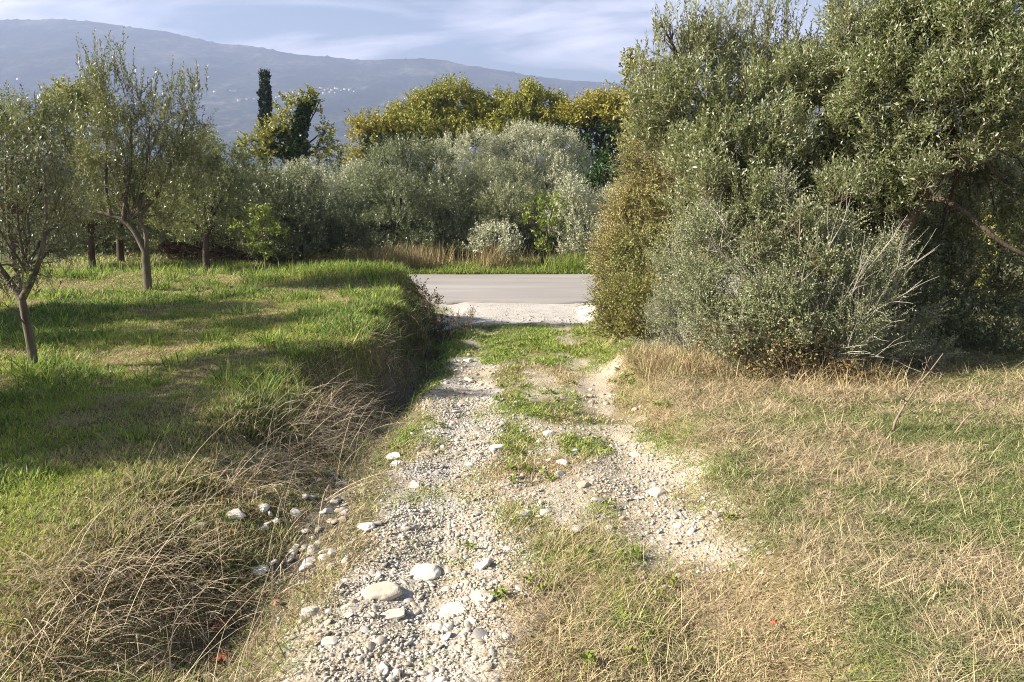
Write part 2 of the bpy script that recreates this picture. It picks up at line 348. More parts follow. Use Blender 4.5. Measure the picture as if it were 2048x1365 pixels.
def ground():
    xs = gridline(np.arange(-8.0, 7.0, 0.07), (0.1, 1.16), (-5000, 5000))
    ys = np.concatenate([gridline(np.arange(2.2, 12.5, 0.065), (0.2, 1.2), (-60, 2.3))[:-3], np.arange(12.6, 21.0, 0.12)])
    a, st = ys[-1], 0.2
    ex = []
    while a < 7000: a += st; st = min(st * 1.06, 400); ex.append(a)
    ys = np.unique(np.concatenate([ys, ex])); ys = ys[ys > -62]
    X, Y = np.meshgrid(xs, ys); x, y = X.ravel(), Y.ravel()
    z = H(x, y)
    # fine crust of the track
    b = bare(x, y)
    z = z + b * (y < 16) * 0.018 * (noise2(x * 14, y * 14, 131) - 0.5)
    n1 = fbm(x * 1.3, y * 1.3, 141, 4)[:, None]; n2 = fbm(x * 6, y * 6, 151, 3)[:, None]
    soil = np.array([0.43, 0.36, 0.26]) * (0.75 + 0.5 * n2); pale = (np.array([0.44, 0.40, 0.33]) * (1 - sstep(.2, .5, x))[:, None] + np.array([0.42, 0.355, 0.265]) * sstep(.2, .5, x)[:, None]) * (0.8 + 0.4 * n2)
    trk = soil * (1 - sstep(0.4, 0.6, n1)) + pale * sstep(0.4, 0.6, n1)
    gr = np.array([0.13, 0.12, 0.05]) * (0.7 + 0.6 * n2) * (1 - sstep(0.45, 0.62, n1)) + np.array([0.27, 0.21, 0.11]) * (0.7 + 0.6 * n2) * sstep(0.45, 0.62, n1)
    di = np.array([0.16, 0.13, 0.09]) * (0.7 + 0.6 * n2)
    far = np.array([0.10, 0.115, 0.045]) * (0.6 + 0.8 * n1)
    bb = sstep(0.25, 0.6, b)[:, None]
    c = gr * (1 - bb) + trk * bb
    d = (ditch(x, y) * (1 - b))[:, None]; c = c * (1 - d) + di * d
    ap = (sstep(16.3, 17.0, y) * (y < 20.4) * sstep(-2.2, -1.6, x) * (1 - sstep(2.4, 3.2, x)))[:, None]
    c = c * (1 - ap) + np.array([0.47, 0.435, 0.385]) * (0.68 + 0.3 * n2 + 0.3 * fbm(x * 1.1, y * 2.2, 79, 3)[:, None]) * ap
    f = sstep(25, 29, y)[:, None]; c = c * (1 - f) + far * f
    nx, ny = len(xs), len(ys)
    i = (np.arange(ny - 1)[:, None] * nx + np.arange(nx - 1)[None]).ravel()
    Q = np.stack([i, i + 1, i + nx + 1, i + nx], 1)
    cx = x[Q].mean(1); cyy = y[Q].mean(1)
    tr = (cx > -1.25) & (cx < 1.62) & (cyy > 2.2) & (cyy < 16.5)
    ap = (cx > -2.0) & (cx < 2.7) & (cyy >= 16.5) & (cyy < 20.3)
    m, t, L = newmat('earth')
    a = N(t, 'ShaderNodeAttribute', attribute_name='col'); tc = N(t, 'ShaderNodeTexCoord')
    nz = N(t, 'ShaderNodeTexNoise', i_Scale=38.0, i_Detail=6.0, i_Roughness=0.7); L(tc.outputs['Object'], nz.inputs['Vector'])
    mr = N(t, 'ShaderNodeMapRange', i_1=0.25, i_2=0.75, i_3=0.6, i_4=1.35); L(nz.outputs['Fac'], mr.inputs[0])
    v = N(t, 'ShaderNodeVectorMath', operation='SCALE'); L(a.outputs['Color'], v.inputs[0]); L(mr.outputs[0], v.inputs['Scale'])
    p = N(t, 'ShaderNodeBsdfPrincipled', i_Roughness=0.92); p.inputs['Specular IOR Level'].default_value = 0.15; L(v.outputs[0], p.inputs['Base Color'])
    vo = N(t, 'ShaderNodeTexVoronoi', i_Scale=55.0); L(tc.outputs['Object'], vo.inputs['Vector'])
    sm = N(t, 'ShaderNodeMath', operation='SUBTRACT'); L(nz.outputs['Fac'], sm.inputs[0]); L(vo.outputs['Distance'], sm.inputs[1])
    bp = N(t, 'ShaderNodeBump', i_Strength=0.6, i_Distance=0.012); L(sm.outputs[0], bp.inputs['Height']); L(bp.outputs[0], p.inputs['Normal'])
    o = N(t, 'ShaderNodeOutputMaterial'); L(p.outputs[0], o.inputs[0])
    V = np.stack([x, y, z], 1)
    for name, mask, lab, cat in (('ground', ~(tr | ap), 'grassy field and verge earth around the track', 'ground'),
                       ('dirt_track', tr, 'stony dirt track with two wheel ruts running up to the road', 'track'),
                       ('gravel_apron', ap, 'pale gravel apron where the dirt track meets the road', 'gravel')):
        q = Q[mask]; u, inv = np.unique(q, return_inverse=True)
        kind(tag(mk(name, V[u], [inv.reshape(q.shape)], m, col=c[u], smooth=True), lab, cat), 'structure')
ground()

def road():
    xs = np.arange(-90, 90.1, 0.25); k = 22
    n0 = 19.90 + 0.75 * (fbm(xs * 0.8, xs * 0, 201, 4) - 0.5) + 0.12 * (fbm(xs * 4, xs * 0, 202, 3) - 0.5)
    n1 = 25.05 + 0.12 * (fbm(xs * 0.9, xs * 0 + 9, 203, 3) - 0.5)
    t = np.linspace(0, 1, k)
    Y = n0[None] * (1 - t[:, None]) + n1[None] * t[:, None]; X = np.repeat(xs[None], k, 0)
    Z = -0.985 + 0.05 * np.sin(np.pi * t)[:, None] + 0 * X
    Y = np.vstack([Y[:1], Y]); X = np.vstack([X[:1], X]); Z = np.vstack([Z[:1] - 0.06, Z]); k += 1
    V = np.stack([X.ravel(), Y.ravel(), Z.ravel()], 1); n = len(xs)
    i = (np.arange(k - 1)[:, None] * n + np.arange(n - 1)[None]).ravel()
    m, tt, L = newmat('asphalt')
    tc = N(tt, 'ShaderNodeTexCoord'); mp = N(tt, 'ShaderNodeMapping'); mp.inputs['Scale'].default_value = (0.25, 1.6, 1); L(tc.outputs['Object'], mp.inputs[0])
    a = N(tt, 'ShaderNodeTexNoise', i_Scale=1.0, i_Detail=6.0); L(mp.outputs[0], a.inputs['Vector'])
    b = N(tt, 'ShaderNodeTexNoise', i_Scale=90.0, i_Detail=3.0); L(tc.outputs['Object'], b.inputs['Vector'])
    ad = N(tt, 'ShaderNodeMath', operation='MULTIPLY_ADD', i_1=0.35); L(b.outputs['Fac'], ad.inputs[0]); L(a.outputs['Fac'], ad.inputs[2])
    c = ramp(tt, ad.outputs[0], [(0.22, 0.20, 0.18), (0.30, 0.275, 0.25), (0.37, 0.345, 0.315)], [0.30, 0.68, 1.05])
    p = N(tt, 'ShaderNodeBsdfPrincipled', i_Roughness=0.85); p.inputs['Specular IOR Level'].default_value = 0.2; L(c, p.inputs['Base Color'])
    bp = N(tt, 'ShaderNodeBump', i_Strength=0.5, i_Distance=0.006); L(b.outputs['Fac'], bp.inputs['Height']); L(bp.outputs[0], p.inputs['Normal'])
    o = N(tt, 'ShaderNodeOutputMaterial'); L(p.outputs[0], o.inputs[0])
    kind(tag(mk('road', V, [np.stack([i, i + 1, i + n + 1, i + n], 1)], m, smooth=True), 'plain grey asphalt country road crossing beyond the track', 'road'), 'structure')
road()

# ------------------------------------------------------------------ hills and the hillside village
RIDGE = [(-900, 70), (-400, 30), (0, 40), (60, 40), (120, 39), (200, 45), (260, 55), (330, 63), (380, 75), (440, 88), (500, 92), (540, 100), (590, 109), (660, 114), (720, 121), (780, 119),
         (850, 118), (890, 121), (930, 131), (1000, 141), (1060, 152), (1150, 162), (1250, 168), (1400, 190), (1700, 205), (2200, 170), (3000, 200)]
_ru = np.array([ray(*p)[0] / ray(*p)[1] for p in RIDGE]); _rv = np.array([ray(*p)[2] / ray(*p)[1] for p in RIDGE])
Y0, Y1 = 2000.0, 4600.0
def hillz(x, y):
    u = x / y; e = np.interp(u, _ru, _rv)
    s = np.clip((y - Y0) / (Y1 - Y0), 0, 1.3); so_ = 1 - np.clip(s - 1, 0, 1) * 2.5
    prof = np.where(s <= 1, s ** 1.25, so_)
    g = (fbm(x / 520, y / 900, 301, 5) - 0.5) * 130 * np.clip(s * 1.4, 0, 1) * np.clip((1 - s) * 2.2, 0, 1)
    small = (fbm(x / 60, y / 90, 311, 3) - 0.5) * 16 * np.clip(s * 4, 0, 1)
    bump = np.maximum(noise2(x / 13, y / 60, 317) - 0.62, 0) * 26 * np.clip((s - 0.85) * 6, 0, 1)
    return 2.4 + e * Y1 * prof + g + small * np.clip((1.04 - s) * 5, 0.15, 1) + bump - 3.0 * (s <= 0.001)
def hills():
    u = np.linspace(-1.25, 1.25, 700); s = np.concatenate([np.linspace(0, 1, 150), np.linspace(1.01, 1.3, 16)])
    y = Y0 + (Y1 - Y0) * s
    U, Yg = np.meshgrid(u, y); x = (U * Yg).ravel(); yy = Yg.ravel(); z = hillz(x, yy)
    n = len(u); i = (np.arange(len(y) - 1)[:, None] * n + np.arange(n - 1)[None]).ravel()
    m, t, L = newmat('hill_scrub')
    tc = N(t, 'ShaderNodeTexCoord'); mp = N(t, 'ShaderNodeMapping'); mp.inputs['Scale'].default_value = (1, 0.45, 1.0); L(tc.outputs['Object'], mp.inputs[0])
    a = N(t, 'ShaderNodeTexNoise', i_Scale=0.004, i_Detail=8.0, i_Roughness=0.66); L(mp.outputs[0], a.inputs['Vector'])
    vo = N(t, 'ShaderNodeTexVoronoi', i_Scale=0.045); L(mp.outputs[0], vo.inputs['Vector'])
    ad = N(t, 'ShaderNodeMath', operation='MULTIPLY_ADD', i_1=0.25); L(vo.outputs['Distance'], ad.inputs[0]); L(a.outputs['Fac'], ad.inputs[2])
    c = ramp(t, ad.outputs[0], [(0.014, 0.020, 0.012), (0.026, 0.035, 0.02), (0.06, 0.07, 0.04), (0.20, 0.18, 0.12)], [0.45, 0.60, 0.70, 0.86])
    p = N(t, 'ShaderNodeBsdfPrincipled', i_Roughness=0.95); p.inputs['Specular IOR Level'].default_value = 0.05; L(c, p.inputs['Base Color'])
    o = N(t, 'ShaderNodeOutputMaterial'); L(p.outputs[0], o.inputs[0])
    kind(tag(mk('hills', np.stack([x, yy, z], 1), [np.stack([i, i + 1, i + n + 1, i + n], 1)], m, smooth=True), 'long scrub covered ridge fading in the haze behind the trees', 'hills'), 'structure')
hills()
def hill_at(px, py):
    d = ray(px, py)
    for y in np.arange(Y0, Y1, 4.0):
        p = CAM + d * (y / d[1])
        if hillz(p[0:1], p[1:2])[0] >= p[2]: return p
    return None
def village():
    mw = noise_mat('white_plaster', [(0.66, 0.63, 0.58), (0.8, 0.78, 0.74)], 0.4, bump=0.05, rough=0.8)
    mr = noise_mat('clay_roof', [(0.30, 0.13, 0.08), (0.42, 0.20, 0.12)], 0.6, bump=0.1, rough=0.85)
    w, d, h, r = 5.5, 4.0, 5.5, 2.0
    V = np.array([(-w, -d, -4), (w, -d, -4), (w, d, -4), (-w, d, -4), (-w, -d, h), (w, -d, h), (w, d, h), (-w, d, h), (-w, 0, h + r), (w, 0, h + r),
                  (-w - .5, -d - .6, h - .35), (w + .5, -d - .6, h - .35), (w + .5, 0, h + r + .05), (-w - .5, 0, h + r + .05), (-w - .5, d + .6, h - .35), (w + .5, d + .6, h - .35)], float)
    q = [(0, 1, 5, 4), (1, 2, 6, 5), (2, 3, 7, 6), (3, 0, 4, 7), (10, 11, 12, 13), (13, 12, 15, 14)]; tr = [(4, 8, 7), (5, 6, 9)]
    spots = [(642, 178), (650, 181), (657, 178), (664, 182), (672, 178), (676, 179), (682, 182), (690, 180), (660, 186), (648, 188), (670, 187), (566, 189), (572, 188), (578, 191), (560, 194), (553, 196),
             (588, 186), (462, 183), (470, 184), (401, 190), (494, 200), (508, 199), (520, 201), (545, 200), (430, 185), (600, 190), (610, 187), (628, 180), (700, 181), (708, 184), (478, 203), (37, 160), (1050, 205)]
    first = None; r2 = np.random.default_rng(5)
    for k, (px, py) in enumerate(spots):
        p = hill_at(px, py)
        if p is None: continue
        if first is None: o = first = mk('house', V, [np.array(q), np.array(tr)], None, mats=[mw, mr], pm=[0, 0, 0, 0, 1, 1, 0, 0])
        else: o = first.copy(); COL.objects.link(o)
        o.location = (p[0], p[1], hillz(p[0:1], p[1:2])[0]); o.rotation_euler = (0, 0, r2.uniform(-0.7, 0.7)); s = r2.uniform(0.6, 1.05); o.scale = (s * r2.uniform(0.9, 1.4), s, s)
        tag(o, 'tiny pale house with a clay roof in the village on the hazy hillside', 'house', 'houses of the hillside village')
village()

# ------------------------------------------------------------------ stones
def ico(level):
    g = (1 + 5 ** 0.5) / 2
    V = nrm(np.array([(-1, g, 0), (1, g, 0), (-1, -g, 0), (1, -g, 0), (0, -1, g), (0, 1, g), (0, -1, -g), (0, 1, -g), (g, 0, -1), (g, 0, 1), (-g, 0, -1), (-g, 0, 1)], float))
    Fc = np.array([(0, 11, 5), (0, 5, 1), (0, 1, 7), (0, 7, 10), (0, 10, 11), (1, 5, 9), (5, 11, 4), (11, 10, 2), (10, 7, 6), (7, 1, 8), (3, 9, 4), (3, 4, 2), (3, 2, 6), (3, 6, 8), (3, 8, 9), (4, 9, 5), (2, 4, 11), (6, 2, 10), (8, 6, 7), (9, 8, 1)])
    for _ in range(level):
        n = len(V); E = np.sort(np.concatenate([Fc[:, [0, 1]], Fc[:, [1, 2]], Fc[:, [2, 0]]]), 1); u, inv = np.unique(E, axis=0, return_inverse=True); inv = inv.ravel()
        V = np.vstack([V, nrm(V[u].mean(1))]); m = len(Fc); a, b, c = n + inv[:m], n + inv[m:2 * m], n + inv[2 * m:]
        Fc = np.concatenate([np.stack([Fc[:, 0], a, c], 1), np.stack([Fc[:, 1], b, a], 1), np.stack([Fc[:, 2], c, b], 1), np.stack([a, b, c], 1)])
    return V, Fc
def stone_shape(level, seed, rough=0.35, facet=0.0):
    V, Fc = ico(level); r2 = np.random.default_rng(seed)
    n = noise3(V * 1.1 + seed * 7.7 + 40, seed) - 0.5; n2 = noise3(V * 2.6 + seed * 3.1 + 90, seed + 5) - 0.5
    V = V * (1 + rough * n + rough * 0.4 * n2)[:, None]
    for _ in range(int(facet)):
        d = nrm(r2.normal(size=3)); lim = r2.uniform(0.55, 0.8); s = V @ d; V = V - np.maximum(s - lim, 0)[:, None] * d * 0.85
    return V, Fc
def rotm(n, tilt=0.35):
    a = rng.uniform(0, 6.28, n); tx = rng.normal(0, tilt, n); ty = rng.normal(0, tilt, n)
    ca, sa = np.cos(a), np.sin(a); z = np.zeros(n); o = np.ones(n)
    Rz = np.stack([np.stack([ca, -sa, z], -1), np.stack([sa, ca, z], -1), np.stack([z, z, o], -1)], -2)
    Rx = np.stack([np.stack([o, z, z], -1), np.stack([z, np.cos(tx), -np.sin(tx)], -1), np.stack([z, np.sin(tx), np.cos(tx)], -1)], -2)
    Ry = np.stack([np.stack([np.cos(ty), z, np.sin(ty)], -1), np.stack([z, o, z], -1), np.stack([-np.sin(ty), z, np.cos(ty)], -1)], -2)
    return Rz @ Rx @ Ry
STONE_C = np.array([(0.56, 0.50, 0.41), (0.62, 0.58, 0.51), (0.50, 0.42, 0.31), (0.50, 0.47, 0.41), (0.55, 0.47, 0.36), (0.40, 0.37, 0.33), (0.66, 0.62, 0.54)])
def mat_stone():
    m, t, L = newmat('limestone')
    a = N(t, 'ShaderNodeAttribute', attribute_name='col'); tc = N(t, 'ShaderNodeTexCoord')
    nz = N(t, 'ShaderNodeTexNoise', i_Scale=22.0, i_Detail=7.0, i_Roughness=0.65); L(tc.outputs['Object'], nz.inputs['Vector'])
    mr = N(t, 'ShaderNodeMapRange', i_1=0.25, i_2=0.75, i_3=0.72, i_4=1.22); L(nz.outputs['Fac'], mr.inputs[0])
    v = N(t, 'ShaderNodeVectorMath', operation='SCALE'); L(a.outputs['Color'], v.inputs[0]); L(mr.outputs[0], v.inputs['Scale'])
    p = N(t, 'ShaderNodeBsdfPrincipled', i_Roughness=0.88); p.inputs['Specular IOR Level'].default_value = 0.2; L(v.outputs[0], p.inputs['Base Color'])
    n2 = N(t, 'ShaderNodeTexNoise', i_Scale=85.0, i_Detail=5.0); L(tc.outputs['Object'], n2.inputs['Vector'])
    bp = N(t, 'ShaderNodeBump', i_Strength=0.45, i_Distance=0.006); L(n2.outputs['Fac'], bp.inputs['Height']); L(bp.outputs[0], p.inputs['Normal'])
    o = N(t, 'ShaderNodeOutputMaterial'); L(p.outputs[0], o.inputs[0]); return m
M_stone = mat_stone()
def scatter_stones(x, y, size, level, seed, sink=0.25):
    n = len(x); Vs, Fs, Cs, off = [], [], [], 0
    for v in range(8):
        sel = np.arange(v, n, 8)
        if not len(sel): continue
        T, Fc = stone_shape(level, seed + v, 0.55, 5)
        sc = size[sel, None] * np.stack([rng.uniform(0.8, 1.45, len(sel)), rng.uniform(0.7, 1.1, len(sel)), rng.uniform(0.28, 0.55, len(sel))], 1)
        P = np.einsum('nij,nkj->nki', rotm(len(sel)), T[None] * sc[:, None])
        z = H(x[sel], y[sel]); P = P + np.stack([x[sel], y[sel], z + sc[:, 2] * (1 - 2 * sink) * 0.8], 1)[:, None]
        Vs.append(P.reshape(-1, 3)); Fs.append((Fc[None] + (np.arange(len(sel)) * len(T))[:, None, None]).reshape(-1, 3) + off); off += len(sel) * len(T)
        c = STONE_C[rng.integers(0, len(STONE_C), len(sel))] * rng.uniform(0.66, 1.0, (len(sel), 1)); Cs.append(np.repeat(c, len(T), 0))
    return np.concatenate(Vs), np.concatenate(Fs), np.concatenate(Cs), off
def gravel():
    Vs, Fs, Cs, off = [], [], [], 0
    def add(n, xr, yr, dens, smin, smax, level, seed, pw=2.5):
        nonlocal off
        x = rng.uniform(*xr, n); y = yr[0] + (yr[1] - yr[0]) * rng.uniform(0, 1, n) ** 1.3
        k = rng.uniform(0, 1, n) < dens(x, y); x, y = x[k], y[k]
        s = smin + (smax - smin) * rng.uniform(0, 1, len(x)) ** pw
        V, Fc, C, m = scatter_stones(x, y, s, level, seed); Vs.append(V); Fs.append(Fc + off); Cs.append(C); off += m
    patch = lambda x, y: sstep(0.3, 0.7, fbm(x * 1.1, y * 0.8, 401, 3) + 0.25 * band(x, -0.5, 0.5))
    left = lambda x, y: bare(x, y) * patch(x, y) * (0.3 + 0.7 * (x < 0.3))
    add(85000, (-1.5, 1.7), (3.0, 10), left, 0.005, 0.018, 0, 500)
    add(6000, (-1.6, 1.8), (3.0, 12.5), left, 0.014, 0.036, 1, 520)
    add(430, (-1.5, 1.8), (3.2, 13), lambda x, y: (0.12 + 0.7 * bare(x, y)) * patch(x, y), 0.022, 0.055, 2, 540, 2.4)
    add(5000, (0.6, 1.75), (4.6, 9), lambda x, y: bare(x, y) * 0.8, 0.006, 0.025, 0, 560)
    add(190, (-2.3, -1.3), (4.6, 7.4), lambda x, y: ditch(x, y) * band(y, 5.9, 0.9), 0.02, 0.055, 2, 580, 1.6)
    add(2600, (-2.4, -1.2), (4.4, 8), lambda x, y: ditch(x, y) * band(y, 5.9, 1.2) * sstep(.4, .55, fbm(x * 2, y * 2, 83, 2)), 0.007, 0.024, 0, 590)
    add(9000, (-2.0, 2.6), (16.4, 20.2), lambda x, y: 0.9 * bare(x, y) * sstep(.35, .6, fbm(x * 1.4, y * 1.4, 77, 3)), 0.005, 0.016, 0, 600)
    add(200, (-1.6, 2.2), (16.4, 18.2), lambda x, y: 0.8 * bare(x, y), 0.02, 0.045, 1, 620)
    kind(tag(mk('gravel', np.concatenate(Vs), [np.concatenate(Fs)], M_stone, col=np.concatenate(Cs), smooth=True), 'loose pale pebbles and cobbles scattered over the track', 'gravel'), 'stuff')
gravel()
def stones():
    S = [  # px, py, length px, width px, turn, colour index, label
        (765, 1188, 84, 44, 0.5, 4, 'largest smooth tan boulder, elongated, lying in the gravel of the track'),
        (852, 1148, 62, 44, -0.3, 6, 'broad flat cream stone beside the largest boulder'),
        (962, 1195, 46, 27, 0.45, 0, 'smooth oval stone at the edge of the dry grass patch'),
        (790, 1232, 62, 26, 0.4, 0, 'long half buried stone just below the largest boulder'),
        (905, 1224, 62, 30, 0.25, 1, 'pale whitish flat stone below the oval stone'),
        (622, 1226, 48, 28, 0.1, 3, 'grey stone on the left margin of the gravel'),
        (700, 1218, 44, 18, 0.2, 0, 'thin slab of stone touching the left end of the largest boulder'),
        (831, 973, 32, 20, -0.2, 0, 'rounded cream stone alone on a tuft of grass at the left rut'),
        (790, 914, 36, 20, 0.5, 1, 'upper of two white stones at the ditch edge'),
        (793, 930, 28, 20, -0.2, 1, 'lower of two white stones at the ditch edge'),
        (996, 898, 40, 22, 0.3, 1, 'pointed white stone in the shade band across the left rut'),
        (1317, 987, 36, 24, 0.1, 0, 'rounded pale stone alone in the tan right rut'),
        (1147, 906, 24, 16, 0.2, 1, 'bright white stone on the grass strip between the ruts'),
        (1124, 927, 28, 18, -0.4, 1, 'angular white stone lower on the grass strip between the ruts'),
        (1271, 911, 22, 16, 0.4, 0, 'small pale stone at the inner side of the right rut'),
        (937, 723, 20, 14, 0.0, 1, 'white stone far up the left rut near the dark bank'),
        (938, 762, 18, 16, 0.6, 0, 'round cream stone far up the left rut below the white one'),
        (1356, 1053, 20, 14, 0.1, 3, 'small grey stone low in the right rut'),
        (1219, 1058, 20, 18, 0.0, 0, 'round stone above the green tuft beside the right rut'),
        (472, 1032, 42, 28, 0.5, 1, 'largest pale stone in the ditch'),
        (526, 1018, 26, 22, 0.0, 1, 'round pale stone right of the largest one in the ditch'),
        (394, 1056, 32, 22, 0.1, 1, 'pale stone at the left end of the ditch stones'),
        (522, 1142, 38, 26, -0.5, 1, 'peaked pale stone low in the ditch, apart from the rest'),
        (850, 911, 36, 20, 0.2, 2, 'brownish stone in the shade band across the left rut'),
        (733, 1056, 34, 26, 0.2, 1, 'pale lumpy stone between the ditch and the gravel'),
        (1050, 1028, 34, 22, 0.1, 0, 'left of two pale cobbles above the dry grass patch'),
        (1092, 1028, 32, 22, -0.2, 0, 'right of two pale cobbles above the dry grass patch'),
        (1166, 972, 30, 20, 0.0, 2, 'tan flat stone at the start of the right rut'),
        (895, 1257, 32, 22, 0.2, 1, 'chalky stone in the gravel, nearest below the flat whitish one'),
        (660, 1286, 34, 22, 0.3, 0, 'greyish cream stone low on the left of the gravel'),
        (1100, 868, 30, 18, 0.1, 1, 'low white stone at the upper end of the grass strip')]
    for k, (px, py, l, w, a, c, lab) in enumerate(S):
        p = gnd(px, py); s = p[1] / F * 1.06
        V, Fc = stone_shape(4, 700 + k, 0.30 if k < 3 else 0.42, 1 if k < 3 else 4)
        V = V * np.array([l * s * 0.50, w * s * 0.80, w * s * (0.20 if k == 1 else 0.32)]); ca, sa = math.cos(a), math.sin(a)
        V = V @ np.array([[ca, sa, 0], [-sa, ca, 0], [0, 0, 1]])
        n = noise3(V * 60 + 10, 720 + k)[:, None]; col = STONE_C[c] * (0.9 + 0.2 * n)
        loc = (p[0], p[1], H1(p[0], p[1]) + w * s * 0.07)
        o = mk('stone', V, [Fc], M_stone, col=col, smooth=True); o.location = loc
        tag(o, lab, 'stone', 'stones of the track and ditch')
stones()

# ------------------------------------------------------------------ trees and shrubs
def plant(name, label, cat, base, clumps, lp, bark, limbs=(), fork=None, r_limb=0.05, sub=3, twig=None, twig_n=0, group=None, crown='crown', stem='trunk', seed=1, extra=None, shoots=()):
    """clumps: (px,py,Y,rx,ry[,density factor]) in photo pixels at depth Y; lp: leaf settings. Root empty > trunk, twigs, crown."""
    global rng
    keep = rng; rng = np.random.default_rng(seed * 101 + 7)
    root = thing(name, label, cat, base, group)
    paths = [(np.asarray(p, float), np.linspace(r0, r1, len(p))) for p, r0, r1 in limbs]
    LV, LQ, TW, off = [], [], [], 0
    f = np.asarray(fork if fork is not None else base, float)
    for ci, cl in enumerate(clumps):
        px, py, Y, rx, ry = cl[:5]; df = cl[5] if len(cl) > 5 else 1.0
        s = Y / F * 1.02; c = at(px, py, Y); R = np.array([rx * s, (rx + ry) * 0.5 * s * lp.get('depth', 1.0), ry * s])
        n = int(lp['dens'] * df * (R[0] * R[2] * 2 + R[0] * R[1] + R[1] * R[2]) / 4) + 6
        P, D, L = clump_twigs(c, R, n, lp['L'], lp.get('up', 0.6), lp.get('out', 0.8), lp.get('rnd', 0.5), lp.get('shell', 0.35), lp.get('gap', 0.42), lp.get('gs', 1.3) , seed + ci, lp.get('floor', 0.05))
        if len(P):
            V, Q = leafgeo(P, D, L, lp['k'], lp['ln'], lp['wd'], lp.get('fwd', 0.8), lp.get('spread', 0.9), lp.get('lup', 0.15), bend=lp.get('bend', 0.0))
            LV.append(V); LQ.append(Q + off); off += len(V)
            if twig_n:
                idx = rng.choice(len(P), min(len(P), int(twig_n * df)), replace=False); TW += twig_paths(P, D, L * 1.05, lp.get('tr', 0.004), idx)
        if sub:
            e = c - np.array([0, 0, R[2] * 0.25]); d = np.linalg.norm(e - f)
            P = curve(f, e, 8, (0, 0, 0.10 * d), 0.02 * d); paths.append((P, np.linspace(r_limb, r_limb * 0.35, 8)))
            for q in range(sub):
                a = P[rng.integers(4, 8)]; b = c + nrm(rng.normal(size=3) + np.array([0, 0, 0.6])) * R * 0.85
                paths.append((curve(a, b, 6, (0, 0, 0.05 * d), 0.015 * d), np.linspace(r_limb * 0.36, r_limb * 0.10, 6)))
    for (px, py, Y, w, n, l) in shoots:
        s = Y / F; c = at(px, py, Y); P = c + rng.normal(0, 1, (n, 3)) * [w * s * .5, w * s * .4, w * s * .15]
        D = nrm(np.array([0, 0, 1.0]) + rng.normal(0, .20, (n, 3))); L = l * rng.uniform(.5, 1.25, n); P = P - D * (L * .35)[:, None]
        V, Q = leafgeo(P, D, L, 24, lp['ln'] * .95, lp['wd'], 1.0, .75, .2); LV.append(V); LQ.append(Q + off); off += len(V); TW += twig_paths(P, D, L * 1.02, lp.get('tr', .004), range(n))
    if paths:
        V, Q = tubes(paths, 7); mk(stem, V, [Q], bark, root, smooth=True, loc=base)
    if TW and (twig or bark) is M_bark: TW = []
    if TW:
        V, Q = tubes(TW, 3); mk('twigs', V, [Q], twig or bark, root, loc=base)
    V = np.concatenate(LV); Q = np.concatenate(LQ); mk(crown, V, [Q], lp['mat'], root, loc=base)
    if extra: extra(root, base)
    rng = keep
    return root
def G(px, py, Y):
    p = at(px, py, Y); return (p[0], p[1], H1(p[0], p[1]))

near_lp = dict(mat=M_green, dens=330, L=0.40, k=13, ln=0.075, wd=0.018, up=0.9, out=0.6, rnd=0.38, shell=0.45, gap=0.42, gs=2.2, tr=0.0035)
# young olive at the left edge
b = gnd(68, 733)
fk = at(44, 598, b[1])
lims = [(poly([b - [0, 0, .05], at(62, 690, b[1]), at(52, 640, b[1]), fk]), 0.058, 0.042),
        (poly([fk, at(18, 560, b[1]), at(-8, 520, b[1] - .1), at(-30, 430, b[1] - .2), at(-40, 340, b[1])]), 0.045, 0.012),
        (poly([fk, at(34, 550, b[1] + .2), at(22, 500, b[1] + .3), at(14, 410, b[1] + .4), at(10, 300, b[1] + .4)]), 0.042, 0.010),
        (poly([fk, at(66, 555, b[1] - .1), at(84, 500, b[1] - .2), at(92, 430, b[1] - .2), at(88, 330, b[1])]), 0.045, 0.010),
        (poly([at(74, 530, b[1]), at(105, 495, b[1] + .2), at(135, 470, b[1] + .3)]), 0.018, 0.006),
        (poly([at(56, 655, b[1]), at(28, 625, b[1] - .2), at(5, 605, b[1] - .3)]), 0.010, 0.004)]
plant('olive_tree', 'slender young olive with a forked leaning trunk standing nearest at the left edge', 'tree', b,
      [(20, 300, 9.3, 62, 62), (95, 330, 9.5, 52, 58), (-60, 380, 9.2, 120, 120), (50, 400, 9.5, 80, 75), (118, 420, 9.4, 44, 80), (120, 490, 9.3, 40, 45, .8), (40, 480, 9.6, 60, 60, .8),
       (-40, 520, 9.2, 60, 60, .7), (80, 545, 9.2, 50, 30, .4), (150, 400, 9.6, 22, 40, .6), (10, 570, 9.1, 60, 25, .35)], near_lp, M_bark, lims, at(50, 540, b[1]), 0.016, 3, M_twig_b, 200, seed=3)
